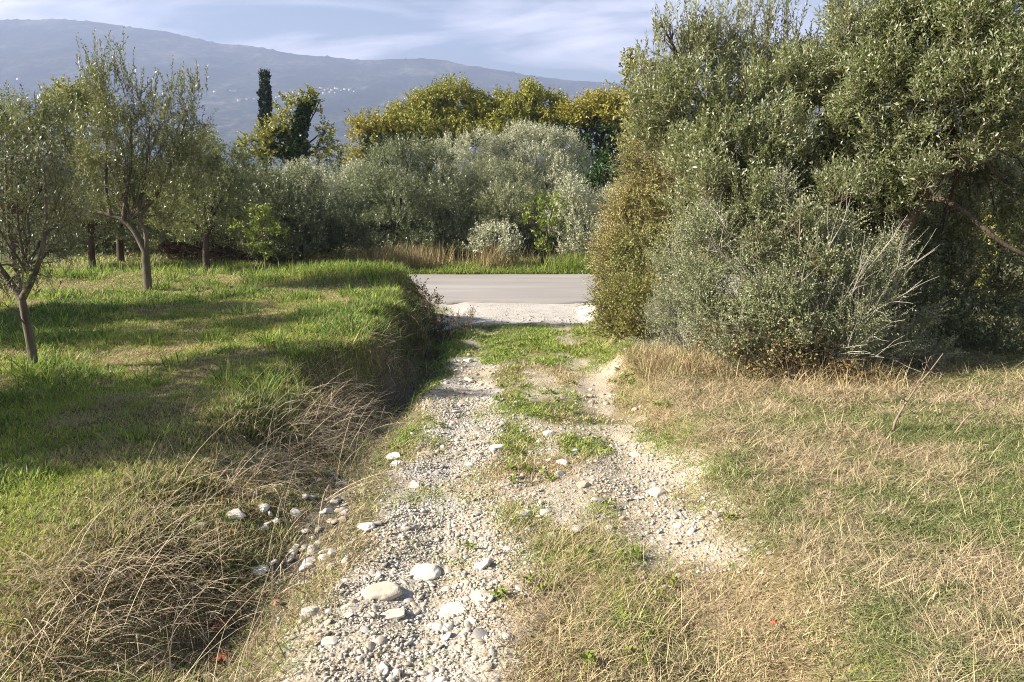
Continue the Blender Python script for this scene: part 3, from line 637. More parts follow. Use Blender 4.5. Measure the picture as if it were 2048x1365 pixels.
# second olive in the field
b = gnd(296, 582); Yb = b[1]; fk = at(291, 505, Yb)
lims = [(poly([b - [0, 0, .06], at(294, 548, Yb), fk], 5), 0.088, 0.072), (poly([fk, at(270, 465, Yb), at(248, 442, Yb), at(222, 432, Yb), at(196, 425, Yb)]), 0.062, 0.035),
        (poly([fk, at(292, 470, Yb), at(282, 445, Yb), at(280, 410, Yb), at(292, 340, Yb), at(300, 250, Yb)]), 0.05, 0.012), (poly([at(248, 442, Yb), at(252, 390, Yb), at(262, 320, Yb), at(262, 230, Yb)]), 0.05, 0.014),
        (poly([at(222, 432, Yb), at(212, 380, Yb), at(214, 300, Yb), at(208, 200, Yb)]), 0.045, 0.012), (poly([at(281, 430, Yb), at(320, 380, Yb), at(350, 310, Yb), at(372, 240, Yb)]), 0.04, 0.012)]
plant('olive_tree', 'open crowned olive with a forked grey trunk in the middle of the grassy field', 'tree', b,
      [(202, 175, Yb, 36, 58, .75), (232, 200, Yb + .3, 40, 62, .75), (268, 195, Yb, 34, 52, .65), (300, 240, Yb, 40, 55, .7), (335, 230, Yb - .3, 32, 50, .6), (372, 215, Yb, 36, 46, .75), (402, 245, Yb, 22, 24, .5),
       (190, 275, Yb - .3, 48, 60), (245, 290, Yb, 62, 62), (315, 300, Yb, 62, 55), (365, 300, Yb + .3, 44, 46), (215, 360, Yb, 60, 55), (290, 365, Yb + .3, 60, 50), (345, 375, Yb - .2, 52, 50), (240, 420, Yb + .4, 50, 34, .8),
       (165, 330, Yb, 40, 50), (390, 350, Yb, 40, 40, .8), (330, 430, Yb + .4, 50, 28, .7)],
      dict(near_lp, mat=M_olive_y, dens=340, L=0.50, k=15, ln=0.085, wd=0.022, gap=0.45, gs=1.9), M_bark, lims, at(262, 440, Yb), 0.013, 1, M_twig_b, 90, seed=4, shoots=[(190, 150, Yb, 30, 9, .9), (212, 130, Yb, 26, 9, .9), (232, 150, Yb, 26, 9, .9), (262, 175, Yb, 36, 9, .8), (300, 190, Yb, 30, 9, .8), (345, 180, Yb, 24, 6, .7), (375, 175, Yb, 30, 10, .7), (165, 170, Yb, 30, 6, .7)])

far = dict(mat=M_olive, dens=400, L=0.55, k=13, ln=0.12, wd=0.032, up=0.7, out=0.75, rnd=0.34, shell=0.20, gap=0.46, gs=1.25, floor=0.12)
def olive(label, base, clumps, mat=M_grove, dens=1.0, fork_up=1.0, seed=1, r=0.09, group='olives of the grove beyond the road', **kw):
    base = np.array(base, float); fork = base + [0.1, 0, fork_up]
    lp = dict(far, mat=mat, **kw); lp['dens'] *= dens
    return plant('olive_tree', label, 'tree', base, clumps, lp, M_bark_d, [(poly([base - [0, 0, .2], base + [0.03, 0, fork_up * 0.5], fork]), r * 1.3, r)], fork, r * 0.6, 2, group=group, seed=seed)
olive('dark olive with wispy top behind the nearest young olive at the left edge', G(20, 500, 22), [(20, 240, 22, 70, 50, .8), (85, 225, 22.3, 58, 48, .8), (120, 270, 22, 50, 50), (-50, 280, 22, 80, 80), (40, 310, 22.5, 90, 60), (140, 330, 22.6, 45, 60), (60, 380, 23, 110, 60), (-40, 420, 23, 80, 60), (150, 400, 23.2, 60, 50)], M_olive_y, 1.0, 1.4, 21, up=0.9, out=0.5)
olive('shaded olive with a dark trunk seen left of the field olive', G(182, 510, 26), [(90, 430, 26, 70, 43), (180, 420, 26, 62, 52), (170, 350, 27, 70, 43), (20, 440, 25.5, 62, 43), (230, 440, 26.5, 35, 34, .6)], M_olive, 1.0, 1.4, 22)
olive('shaded olive with a thin dark trunk seen just left of the field olive trunk', G(240, 508, 28), [(270, 440, 28, 53, 39), (240, 400, 29, 62, 52), (320, 430, 28, 53, 43), (300, 380, 28, 62, 52)], M_olive, 1.0, 1.3, 23, r=0.1)
olive('broad green olive behind and right of the field olive', G(410, 510, 25), [(400, 300, 25, 48, 39), (440, 320, 25.4, 53, 43), (380, 350, 25, 53, 52), (470, 350, 25, 44, 43), (430, 400, 25, 79, 52), (360, 430, 25.5, 62, 43), (480, 420, 25.6, 53, 52), (420, 460, 25.3, 79, 34, .8)], M_olive_y, 1.0, 1.3, 24)
olive('rounded dark grey olive behind the leafy sapling and brush pile', G(575, 512, 28), [(560, 496, 27.2, 70, 20, .8), (625, 470, 27.8, 34, 36), (545, 372, 28, 48, 38), (600, 385, 28.4, 46, 45), (510, 400, 27.6, 49, 45), (570, 420, 27.4, 74, 53), (622, 440, 28, 39, 45), (540, 470, 27.5, 70, 34), (600, 480, 27.5, 53, 28), (490, 450, 27.6, 44, 39), (570, 500, 27.2, 70, 17, .9)], M_olive, 1.25, 0.9, 25)
olive('small pale olive in the gap between the rounded dark olive and the wide olive', G(650, 470, 40), [(610, 345, 40, 35, 22), (650, 360, 40, 39, 26), (690, 375, 41, 39, 28), (720, 350, 42, 35, 26), (660, 400, 40, 53, 31), (620, 390, 39, 44, 34)], M_silver, .9, 1.0, 26)
olive('wide green olive hanging over the verge left of the middle', G(790, 515, 30), [(650, 462, 29.4, 46, 36), (685, 492, 28.6, 46, 24, .8), (755, 492, 28.2, 50, 22, .7), (835, 492, 28.2, 50, 22, .7), (820, 308, 30, 46, 31), (775, 330, 30, 46, 40), (870, 330, 30.6, 44, 38), (735, 385, 29.4, 53, 45), (810, 390, 29.2, 72, 53), (880, 400, 29.6, 58, 52), (700, 440, 29, 46, 41), (770, 455, 28.6, 72, 38), (850, 460, 29, 63, 36), (660, 455, 29.6, 39, 34), (910, 455, 29.4, 44, 38), (640, 480, 29, 35, 26)], M_green, 1.1, 1.0, 27)
olive('silvery olive whose top shows between the wide olive and the tallest silver one', G(930, 480, 37), [(905, 300, 37, 37, 24), (950, 292, 37, 39, 26), (925, 335, 36.4, 55, 29), (985, 310, 37.5, 35, 26), (960, 360, 36.5, 53, 34)], M_silver, 1.0, 1.2, 28, up=0.9)
olive('tallest silver olive below the yellow plane trees', G(1090, 480, 38), [(1045, 272, 38, 32, 22), (1085, 285, 37.5, 37, 26), (1130, 295, 38, 35, 31), (1010, 300, 37.6, 30, 28), (1160, 325, 38, 23, 31), (1070, 330, 37, 53, 34), (1120, 350, 37.2, 44, 40), (1030, 345, 37.4, 39, 31), (1090, 390, 37.4, 53, 38)], M_silver, 1.1, 1.3, 29, up=0.9)
olive('grey olive with spreading crown in front of the tallest silver olive', G(1000, 515, 30.5), [(925, 488, 28.8, 46, 24, .7), (985, 352, 30.5, 46, 28), (1035, 365, 30.6, 39, 31), (950, 390, 30, 49, 40), (1010, 410, 29.6, 62, 45), (1062, 405, 30.2, 32, 36), (960, 450, 29.6, 53, 34), (1040, 455, 30.4, 39, 34, .6), (915, 420, 29.8, 39, 43)], M_grove, 1.1, 1.0, 30)
olive('narrow silvery olive at the right end of the verge', G(1150, 515, 29), [(1150, 492, 28.4, 44, 20, .7), (1195, 470, 28.6, 40, 36), (1143, 378, 29, 26, 26), (1130, 405, 29.2, 30, 26), (1160, 415, 29, 35, 34), (1190, 430, 29.4, 32, 41), (1125, 445, 28.8, 35, 34, .7), (1165, 465, 28.6, 42, 31), (1205, 480, 28.6, 35, 31), (1225, 420, 30, 35, 43)], M_silver, 1.0, 0.8, 31, up=0.9)
for (x, y, sd, lab) in ((-11.0, 11.6, 35, 'olive left of the field olive, outside the view, shading the lawn'), (-8.0, 6.5, 36, 'olive left of the nearest young olive, outside the view, shading the lawn')):
    b = np.array([x, y, H1(x, y)]); q = lambda dx, dz: 1024 + (x + dx) / y * F * 1.0
    keep = rng; rng = np.random.default_rng(sd); root = thing('olive_tree', lab, 'tree', b); LV, LQ, off = [], [], 0
    fk = b + [0, 0, 1.0]; paths = [(poly([b - [0, 0, .1], b + [.05, 0, .5], fk]), np.linspace(.09, .07, 9))]
    for k in range(16):
        c = b + np.array([rng.normal(0, .75), rng.normal(0, .75), rng.uniform(1.5, 4.4 if sd == 35 else 3.2)]); P, D, L = clump_twigs(c, (.75, .75, .6), 330 if sd == 35 else 190, .45, .8, .6, .4, .4, .40, 1.6, k); V, Q = leafgeo(P, D, L, 13, .085, .024)
        LV.append(V); LQ.append(Q + off); off += len(V); paths.append((curve(fk, c, 7, (0, 0, .1), .03), np.linspace(.035, .01, 7)))
    V, Q = tubes(paths, 6); mk('trunk', V, [Q], M_bark, root, smooth=True, loc=b); mk('crown', np.concatenate(LV), [np.concatenate(LQ)], M_green, root, loc=b); rng = keep
# scrub on the bank end by the apron
plant('shrub', 'low dark tangle of scrub and dead stems on the bank end by the apron', 'shrub', gnd(872, 680), [(838, 575, 15.8, 22, 16), (858, 605, 15.6, 26, 20), (872, 640, 15.2, 26, 24), (880, 668, 14.8, 24, 20), (850, 650, 14.6, 28, 24), (830, 690, 13.2, 26, 24, .8), (812, 725, 12, 24, 22, .7), (790, 690, 12, 30, 24, .5), (770, 740, 10.8, 26, 24, .5), (815, 650, 14, 26, 20, .5), (840, 620, 15, 24, 20)],
      dict(mat=M_scrub, dens=420, L=.3, k=9, ln=.06, wd=.03, up=.3, out=.8, rnd=.6, gap=.40, gs=2, tr=.005, floor=-.05), M_twig_b, r_limb=.008, sub=4, twig=M_twig_b, twig_n=110, seed=44, stem='stems', crown='foliage')
plant('shrub', 'thin dry brownish plant standing at the foot of the bank where the apron begins', 'shrub', gnd(930, 672), [(915, 640, 15, 14, 14), (932, 650, 15, 12, 14), (940, 632, 15.2, 8, 12), (900, 662, 14.8, 14, 12)],
      dict(mat=M_scrub, dens=320, L=.3, k=8, ln=.05, wd=.014, up=1.0, out=.4, rnd=.3, gap=.3, gs=2, tr=.006, floor=-.05), M_twig_b, r_limb=.006, sub=2, twig=M_twig_b, twig_n=30, seed=45, stem='stems', crown='foliage')
# low bushes and saplings of the verge
plant('shrub', 'low silver grey shrub on the verge under the grey olive', 'shrub', G(988, 515, 27), [(985, 452, 27, 30, 22), (965, 475, 27, 26, 22), (1008, 478, 26.8, 34, 26), (985, 498, 26.8, 44, 18)], dict(far, mat=M_silver, dens=260, floor=0.0), M_bark_d, r_limb=0.03, seed=41)
plant('sapling', 'bright yellow green sapling on the verge in front of the narrow silvery olive', 'sapling', G(1085, 520, 26.6), [(1075, 405, 26.6, 24, 20, .6), (1108, 408, 26.6, 26, 18, .6), (1065, 435, 26.5, 24, 24, .7), (1100, 445, 26.5, 30, 26, .7), (1085, 480, 26.5, 24, 26, .6)],
      dict(mat=M_yg, dens=90, L=0.4, k=7, ln=0.13, wd=0.085, up=0.7, out=0.7, rnd=0.5, gap=0.3, gs=1.5), M_bark_d, r_limb=0.022, seed=42)
plant('shrub', 'bright green bush deep in the gap right of the tallest silver olive', 'shrub', G(1200, 470, 44), [(1195, 320, 44, 30, 22), (1180, 345, 43.6, 34, 26), (1215, 350, 44, 40, 36), (1190, 385, 43.6, 44, 36), (1240, 380, 44, 40, 40)], dict(mat=M_dark, dens=60, L=0.6, k=9, ln=0.2, wd=0.13, gap=0.36, gs=0.7), M_bark_d, r_limb=0.06, seed=43)
# plane trees behind the grove
pl = dict(mat=M_plane, dens=120, L=1.0, k=12, ln=0.17, wd=0.13, up=0.5, out=0.8, rnd=0.5, shell=0.42, gap=0.42, gs=0.75)
def plane(label, base, clumps, mat=M_plane, ivy=(), dens=1.0, seed=1, r=0.28):
    base = np.array(base, float); fork = base + [0, 0, 2.8]
    def more(root, bs):
        LV, LQ, off = [], [], 0
        for (px, py, Y, rx, ry) in ivy:
            s = Y / F; c = at(px, py, Y); R = np.array([rx * s, (rx + ry) / 2 * s, ry * s])
            P, D, L = clump_twigs(c, R, int(70 * R[0] * R[2]) + 20, 0.5, 0.2, 0.9, 0.5, 0.4, 0.35, 0.8, seed); V, Q = leafgeo(P, D, L, 9, 0.2, 0.17)
            LV.append(V); LQ.append(Q + off); off += len(V)
        if LV: mk('ivy', np.concatenate(LV), [np.concatenate(LQ)], M_ivy, root, loc=bs)
    lp = dict(pl, mat=mat); lp['dens'] *= dens
    return plant('plane_tree', label, 'tree', base, clumps, lp, M_bark_d, [(poly([base - [0, 0, .3], base + [0.1, 0, 1.4], fork]), r * 1.3, r)], fork, r * 0.5, 3, group='autumn plane trees behind the grove', seed=seed, extra=more)
plane('thin yellowing plane tree with dark ivy left of the big plane crowns', G(745, 480, 60), [(742, 245, 60, 50, 20, .55), (715, 260, 60, 28, 20, .5), (735, 285, 60, 40, 36, .6), (770, 270, 60.5, 40, 31, .7), (720, 315, 60, 31, 27, .6)], M_plane2, [(757, 300, 59.5, 31, 38), (775, 320, 59.5, 31, 29)], 1.0, 51, 0.16)
plane('golden green plane tree with a broad crown, left of the two largest', G(860, 480, 62), [(905, 190, 62, 47, 27), (860, 215, 62, 52, 31), (815, 235, 62, 52, 31), (905, 225, 62.5, 54, 34), (790, 260, 61.5, 40, 27), (850, 255, 61, 71, 31), (900, 265, 61, 57, 27), (835, 280, 61, 64, 22), (935, 250, 62, 42, 34)], M_plane, [(910, 280, 61, 42, 20)], 1.25, 52)
plane('golden orange plane tree, tallest and widest of the plane crowns', G(1040, 480, 62), [(985, 205, 62, 47, 29), (1040, 195, 62, 52, 29), (1085, 215, 62, 50, 31), (960, 235, 62, 45, 36), (1020, 235, 61.5, 61, 36), (1075, 250, 61.5, 57, 31), (1115, 240, 62, 40, 31), (985, 268, 61, 57, 25), (1110, 265, 62, 47, 29)], M_plane, [(1000, 285, 60.5, 47, 18)], 1.3, 53)
plane('orange green plane tree over dark ivy at the right end of the plane row', G(1190, 480, 60), [(1195, 205, 60, 42, 22, .7), (1235, 195, 60, 40, 27, .7), (1160, 225, 60, 40, 27), (1210, 230, 60, 52, 29), (1250, 235, 60, 47, 34)], M_plane2, [(1160, 265, 59.5, 52, 29), (1215, 275, 59.5, 61, 31), (1180, 300, 59.5, 71, 27), (1240, 290, 60, 47, 45)], 1.2, 54)
plane('yellow leafed plane tree top behind the olives at the left edge', G(150, 480, 46), [(140, 185, 46, 35, 18, .5), (165, 205, 46, 33, 25, .5), (115, 200, 46, 31, 20, .5), (150, 230, 46, 47, 27, .6), (190, 230, 46, 31, 27, .6)], M_plane, (), 1.2, 55, 0.16)
# ivy clad tree, cypress, small dark tree
def ivy_tree():
    b = np.array(G(596, 480, 55)); Y = 55
    lims = [(poly([b - [0, 0, .3], at(600, 320, Y), at(597, 275, Y), at(605, 240, Y), at(609, 205, Y)]), 0.42, 0.12), (poly([at(600, 300, Y), at(575, 278, Y), at(555, 262, Y)]), 0.2, 0.08), (poly([at(600, 318, Y), at(570, 308, Y), at(540, 292, Y)]), 0.2, 0.08), (poly([at(606, 235, Y), at(616, 215, Y), at(622, 206, Y)]), 0.1, 0.06), (poly([at(600, 320, Y), at(630, 300, Y), at(650, 262, Y)]), 0.14, 0.05)]
    def more(root, bs):
        LV, LQ, off = [], [], 0
        for pts, rad in ((lims[0][0], (1.0, 0.42)), (lims[1][0], (0.6, 0.25)), (lims[2][0], (0.62, 0.3)), (lims[3][0], (0.35, 0.25))):
            m = len(pts)
            for i in range(m):
                r_ = (rad[0] + (rad[1] - rad[0]) * i / (m - 1)) * 0.8
                P, D, L = clump_twigs(pts[i], (r_, r_, r_ * 0.9), 55, 0.35, 0.3, 0.9, 0.5, 0.4, 0.3, 1.2, i); V, Q = leafgeo(P, D, L, 7, 0.19, 0.16)
                LV.append(V); LQ.append(Q + off); off += len(V)
        mk('ivy', np.concatenate(LV), [np.concatenate(LQ)], M_ivy, root, loc=bs)
    plant('ivy_clad_tree', 'thin yellowing tree with its forked trunk wrapped in dark ivy, beside the cypress', 'tree', b,
          [(622, 185, Y, 22, 14, .5), (600, 200, Y, 30, 18, .5), (575, 215, Y, 26, 24, .6), (635, 205, Y, 20, 22, .45), (560, 245, Y, 30, 22, .7), (540, 265, Y, 30, 26, .8), (575, 255, Y + .6, 34, 30, .6), (515, 280, Y, 30, 22, .9), (535, 300, Y, 40, 24, 1), (500, 300, Y, 26, 20, .9), (650, 262, Y, 22, 22, .7), (655, 290, Y, 18, 24, .8), (642, 315, Y, 20, 20, .8), (580, 300, Y + .5, 40, 30, .7)],
          dict(pl, mat=M_plane, dens=62, ln=0.17, wd=0.13, L=0.7, gap=0.40), M_bark_d, lims, at(600, 305, Y), 0.08, 3, extra=more, seed=61)
ivy_tree()
def cypress():
    Y = 78; b = np.array(G(531, 470, Y)); s = Y / F
    def more(root, bs): pass
    cl = []
    for py in range(165, 330, 9):
        w = 11.5 * min(1, 0.55 + (py - 150) / 75.0); cl.append((531 + (py - 160) * 0.004 - 1, py, Y, w, 11, 1.0))
    cl += [(527, 153, Y, 5, 8), (534, 155, Y, 5.5, 9)]
    plant('cypress_tree', 'tall narrow dark cypress rising above the grove', 'tree', b, cl, dict(mat=M_cypress, dens=150, L=0.6, k=10, ln=0.28, wd=0.11, up=1.6, out=0.35, rnd=0.3, shell=0.3, gap=0.22, gs=0.9, fwd=1.0, spread=0.5), M_bark_d, [(poly([b - [0, 0, .3], at(531, 300, Y), at(531, 165, Y)]), 0.3, 0.05)], None, 0.1, 0, seed=62)
cypress()
plant('broadleaf_tree', 'small dark cone shaped tree in the gap right of the ivy clad tree', 'tree', G(680, 450, 62), [(680, 300, 62, 10, 12), (680, 318, 62, 16, 16), (672, 338, 62, 26, 18), (692, 340, 62, 26, 18), (665, 362, 62, 30, 20), (700, 362, 62, 30, 18)], dict(mat=M_olive, dens=60, L=0.6, k=9, ln=0.2, wd=0.1, gap=0.36, gs=0.6), M_bark_d, r_limb=0.08, seed=63)
# far low scrub row closing the view under the crowns
def scrub_mass():
    LV, LQ, off = [], [], 0
    for k in range(130):
        x = rng.uniform(-60, 62); y = rng.uniform(44, 58) + abs(x) * 0.12; r = rng.uniform(1.2, 2.2)
        P, D, L = clump_twigs((x, y, H1(x, y) + r * 0.6), (r * 1.3, r, r), 190, 0.7, 0.6, 0.8, 0.5, 0.35, 0.38, 0.6, k); V, Q = leafgeo(P, D, L, 8, 0.24, 0.10)
        LV.append(V); LQ.append(Q + off); off += len(V)
    for k in range(92):
        x = rng.uniform(-26, -6) if k < 40 else rng.uniform(-10, 8.5); y = rng.uniform(30, 36) if k < 40 else rng.uniform(30.5, 36); r = rng.uniform(0.8, 1.4)
        P, D, L = clump_twigs((x, y, H1(x, y) + r * 0.6), (r * 1.3, r, r), 260, 0.5, 0.6, 0.8, 0.5, 0.35, 0.36, 0.8, k); V, Q = leafgeo(P, D, L, 9, 0.14, 0.045)
        LV.append(V); LQ.append(Q + off); off += len(V)
    kind(tag(mk('undergrowth', np.concatenate(LV), [np.concatenate(LQ)], M_olive, None), 'dark scrub closing the gaps under the distant crowns', 'undergrowth'), 'stuff')
scrub_mass()

# ------------------------------------------------------------------ right hand thicket
big = dict(mat=M_big, dens=1750, L=0.42, k=15, ln=0.080, wd=0.020, up=0.9, out=0.7, rnd=0.42, shell=0.34, gap=0.50, gs=2.6, tr=0.0035)
b = np.array(G(1480, 700, 12.2)); fk = at(1500, 520, 12.2)
plant('olive_tree', 'large olive rising behind the grey twiggy shrub, its top sprays against the sky', 'tree', b,
      [(1350, 105, 12, 58, 50, .45), (1310, 175, 12, 52, 60, .7), (1300, 250, 12.2, 40, 50, .8), (1420, 110, 12.2, 66, 50, .5), (1390, 200, 11.8, 72, 66), (1480, 200, 11.6, 76, 70), (1510, 110, 12.2, 60, 46, .4), (1570, 170, 11.8, 80, 70), (1430, 300, 11.4, 84, 66), (1540, 280, 11.3, 84, 68), (1380, 330, 11.6, 60, 60), (1630, 250, 11.8, 70, 74), (1650, 150, 12.2, 66, 60, .8), (1480, 390, 11.4, 80, 60), (1590, 360, 11.6, 80, 66), (1400, 420, 11.6, 60, 50),
       (1660, 340, 12, 70, 60), (1690, 420, 12, 70, 60, .8), (1490, 395, 10.6, 60, 50, .6), (1585, 455, 10.0, 50, 36, .6), (1690, 385, 10.4, 60, 54, .6), (1415, 365, 10.8, 50, 50, .7), (1640, 520, 9.8, 36, 30, .4), (1520, 480, 10, 36, 30, .4), (1780, 420, 11.2, 60, 50), (1560, 480, 10.9, 60, 30, .7), (1650, 480, 11, 60, 30, .7), (1590, 130, 12.4, 60, 40, .5), (1700, 130, 11.8, 60, 70), (1720, 330, 11.6, 70, 70), (1740, 430, 11.8, 60, 60), (1410, 60, 12.2, 26, 30, .35), (1600, 450, 11.8, 80, 60), (1320, 40, 12, 16, 20, .3)],
      big, M_bark_d, [(poly([b - [0, 0, .1], at(1490, 620, 12.2), fk]), 0.16, 0.12)], fk, 0.04, 3, M_twig_b, 160, seed=71,
      shoots=[(1320, 75, 12, 30, 10, .7), (1375, 60, 12.1, 50, 16, .8), (1430, 50, 12.1, 60, 20, .8), (1500, 30, 12.1, 60, 22, .9), (1520, 60, 12.1, 60, 20, .8), (1570, 50, 12.1, 40, 16, .9), (1630, 100, 12.2, 60, 12, .7), (1690, 15, 12.2, 40, 16, .9), (1285, 130, 12, 30, 10, .5), (1270, 210, 12, 24, 10, .45), (1460, 90, 12, 90, 24, .7)])
b = np.array(G(1790, 640, 11.1)); fk = at(1925, 290, 10.9)
lims = [(poly([b - [0, 0, .1], at(1800, 520, 10.9), at(1815, 450, 10.9), at(1850, 395, 10.9), at(1895, 345, 10.9), fk]), 0.11, 0.07), (poly([fk, at(1938, 240, 10.9), at(1950, 170, 10.8), at(1975, 80, 10.7), at(1995, -30, 10.6)]), 0.06, 0.025),
        (poly([fk, at(1965, 285, 10.9), at(2010, 290, 11), at(2080, 310, 11)]), 0.05, 0.03), (poly([at(1855, 398, 10.9), at(1890, 402, 10.6), at(1930, 425, 10.4), at(1965, 455, 10.2), at(2010, 490, 10.1), at(2070, 520, 10)]), 0.042, 0.024), (poly([at(1870, 370, 10.9), at(1780, 300, 11), at(1720, 240, 11)]), 0.05, 0.02)]
plant('olive_tree', 'largest olive at the right edge, with a dark leaning trunk showing among its leaves', 'tree', b,
      [(1720, 60, 11, 70, 80, .7), (1790, 40, 11, 80, 80, .8), (1760, 150, 10.8, 80, 76), (1850, 90, 10.6, 84, 84), (1870, 190, 10.4, 80, 70), (1950, 60, 10.4, 90, 90), (1960, 170, 10.2, 80, 70), (2040, 100, 10.2, 90, 110), (2040, 230, 10.2, 70, 70), (1720, 250, 11.2, 70, 60), (1790, 260, 10.8, 76, 60), (1840, 300, 11.4, 60, 60, .7), (1900, 10, 10.6, 90, 60), (2060, 0, 10.4, 90, 80), (2000, 330, 11.6, 60, 50, .4), (1700, 20, 11, 40, 60, .5), (1780, 350, 11.2, 70, 60, .8), (1850, 340, 10.3, 40, 40, .7), (1900, 420, 11.6, 50, 50, .8), (1950, 290, 10.3, 46, 34, .6), (1990, 410, 11.4, 60, 50, .7), (1880, 480, 11.8, 70, 50), (1940, 350, 11.8, 50, 50, .8), (2060, 430, 11, 60, 60, .8), (1700, 160, 11.2, 60, 70, .8), (2050, 320, 11, 70, 60, .7), (1980, 250, 10.6, 50, 44, .6)],
      dict(big, mat=M_big, dens=1400, ln=0.085, wd=0.021), M_bark_d, lims, fk, 0.025, 3, M_twig_b, 120, seed=72, shoots=[(1730, 10, 11, 60, 20, .8), (1800, 0, 11, 80, 20, .8)])
olive('darker olive filling the background at the right edge behind the leaning trunk', G(1900, 560, 16), [(1760, 330, 15, 90, 90), (1860, 380, 15.5, 90, 80, .7), (1960, 350, 16, 90, 90, .7), (2060, 380, 16, 90, 100), (1800, 450, 15, 80, 80), (1700, 480, 14.6, 80, 80), (1960, 470, 17, 90, 60, .5), (2080, 250, 16, 90, 90), (1880, 480, 16, 60, 60, .8), (1740, 560, 14.6, 90, 60), (1840, 540, 15, 90, 70), (1940, 560, 16, 90, 60), (2060, 520, 16, 90, 80), (1700, 380, 15, 80, 80), (1620, 480, 14.6, 80, 80)], M_olive, 1.7, 1.2, 73, group='olives of the right hand thicket', L=0.45, ln=0.085, wd=0.023, gs=1.3)
# dry spray shrub and yellow green tree at the corner
spray = dict(mat=M_orange, dens=1050, L=0.60, k=22, ln=0.042, wd=0.016, up=0.18, out=1.0, rnd=0.42, shell=0.33, gap=0.44, gs=1.5, fwd=0.9, spread=0.55, bend=0.3, tr=0.005)
plant('shrub', 'tall rusty yellow shrub of dry arching sprays at the corner of the road', 'shrub', G(1290, 690, 14), [(1205, 600, 13.6, 26, 34, .8), (1225, 500, 13.9, 36, 50), (1215, 560, 13.8, 30, 36), (1240, 400, 14.2, 34, 50), (1300, 280, 14.4, 46, 50), (1262, 330, 14.3, 40, 46), (1330, 340, 14, 56, 56), (1290, 390, 14, 60, 56), (1250, 420, 14, 44, 52), (1340, 430, 13.6, 60, 60), (1240, 480, 13.9, 46, 46), (1290, 490, 13.5, 66, 56), (1235, 535, 13.8, 36, 34), (1340, 530, 13.2, 70, 56), (1270, 560, 13.4, 56, 44)],
      spray, M_twig_b, r_limb=0.03, twig=M_twig_b, twig_n=130, seed=74, stem='stems', crown='foliage')
plant('broadleaf_tree', 'yellow green tree top showing behind the left side of the large olive', 'tree', G(1300, 640, 15.5), [(1268, 150, 15.5, 22, 40, .8), (1262, 215, 15.5, 20, 44, .8), (1290, 200, 15.5, 36, 70), (1275, 270, 15.4, 30, 40), (1320, 260, 15.5, 50, 50)], dict(mat=M_shrub_y, dens=520, L=0.4, k=11, ln=0.085, wd=0.05, gap=0.36, gs=1.5), M_bark_d, r_limb=0.05, seed=75)
plant('shrub', 'low olive yellow shrub spilling onto the right side of the apron', 'shrub', G(1245, 690, 13), [(1215, 612, 13.2, 34, 30), (1250, 590, 13, 44, 36), (1225, 650, 13, 42, 30), (1270, 640, 12.6, 44, 44), (1262, 680, 12.5, 34, 22), (1300, 600, 12.6, 50, 44)],
      dict(spray, mat=M_shrub_y, dens=1700, L=0.34, k=14, ln=0.045, wd=0.020, up=0.4, floor=0.02), M_twig_b, r_limb=0.02, twig=M_twig_b, twig_n=90, seed=76, stem='stems', crown='foliage')
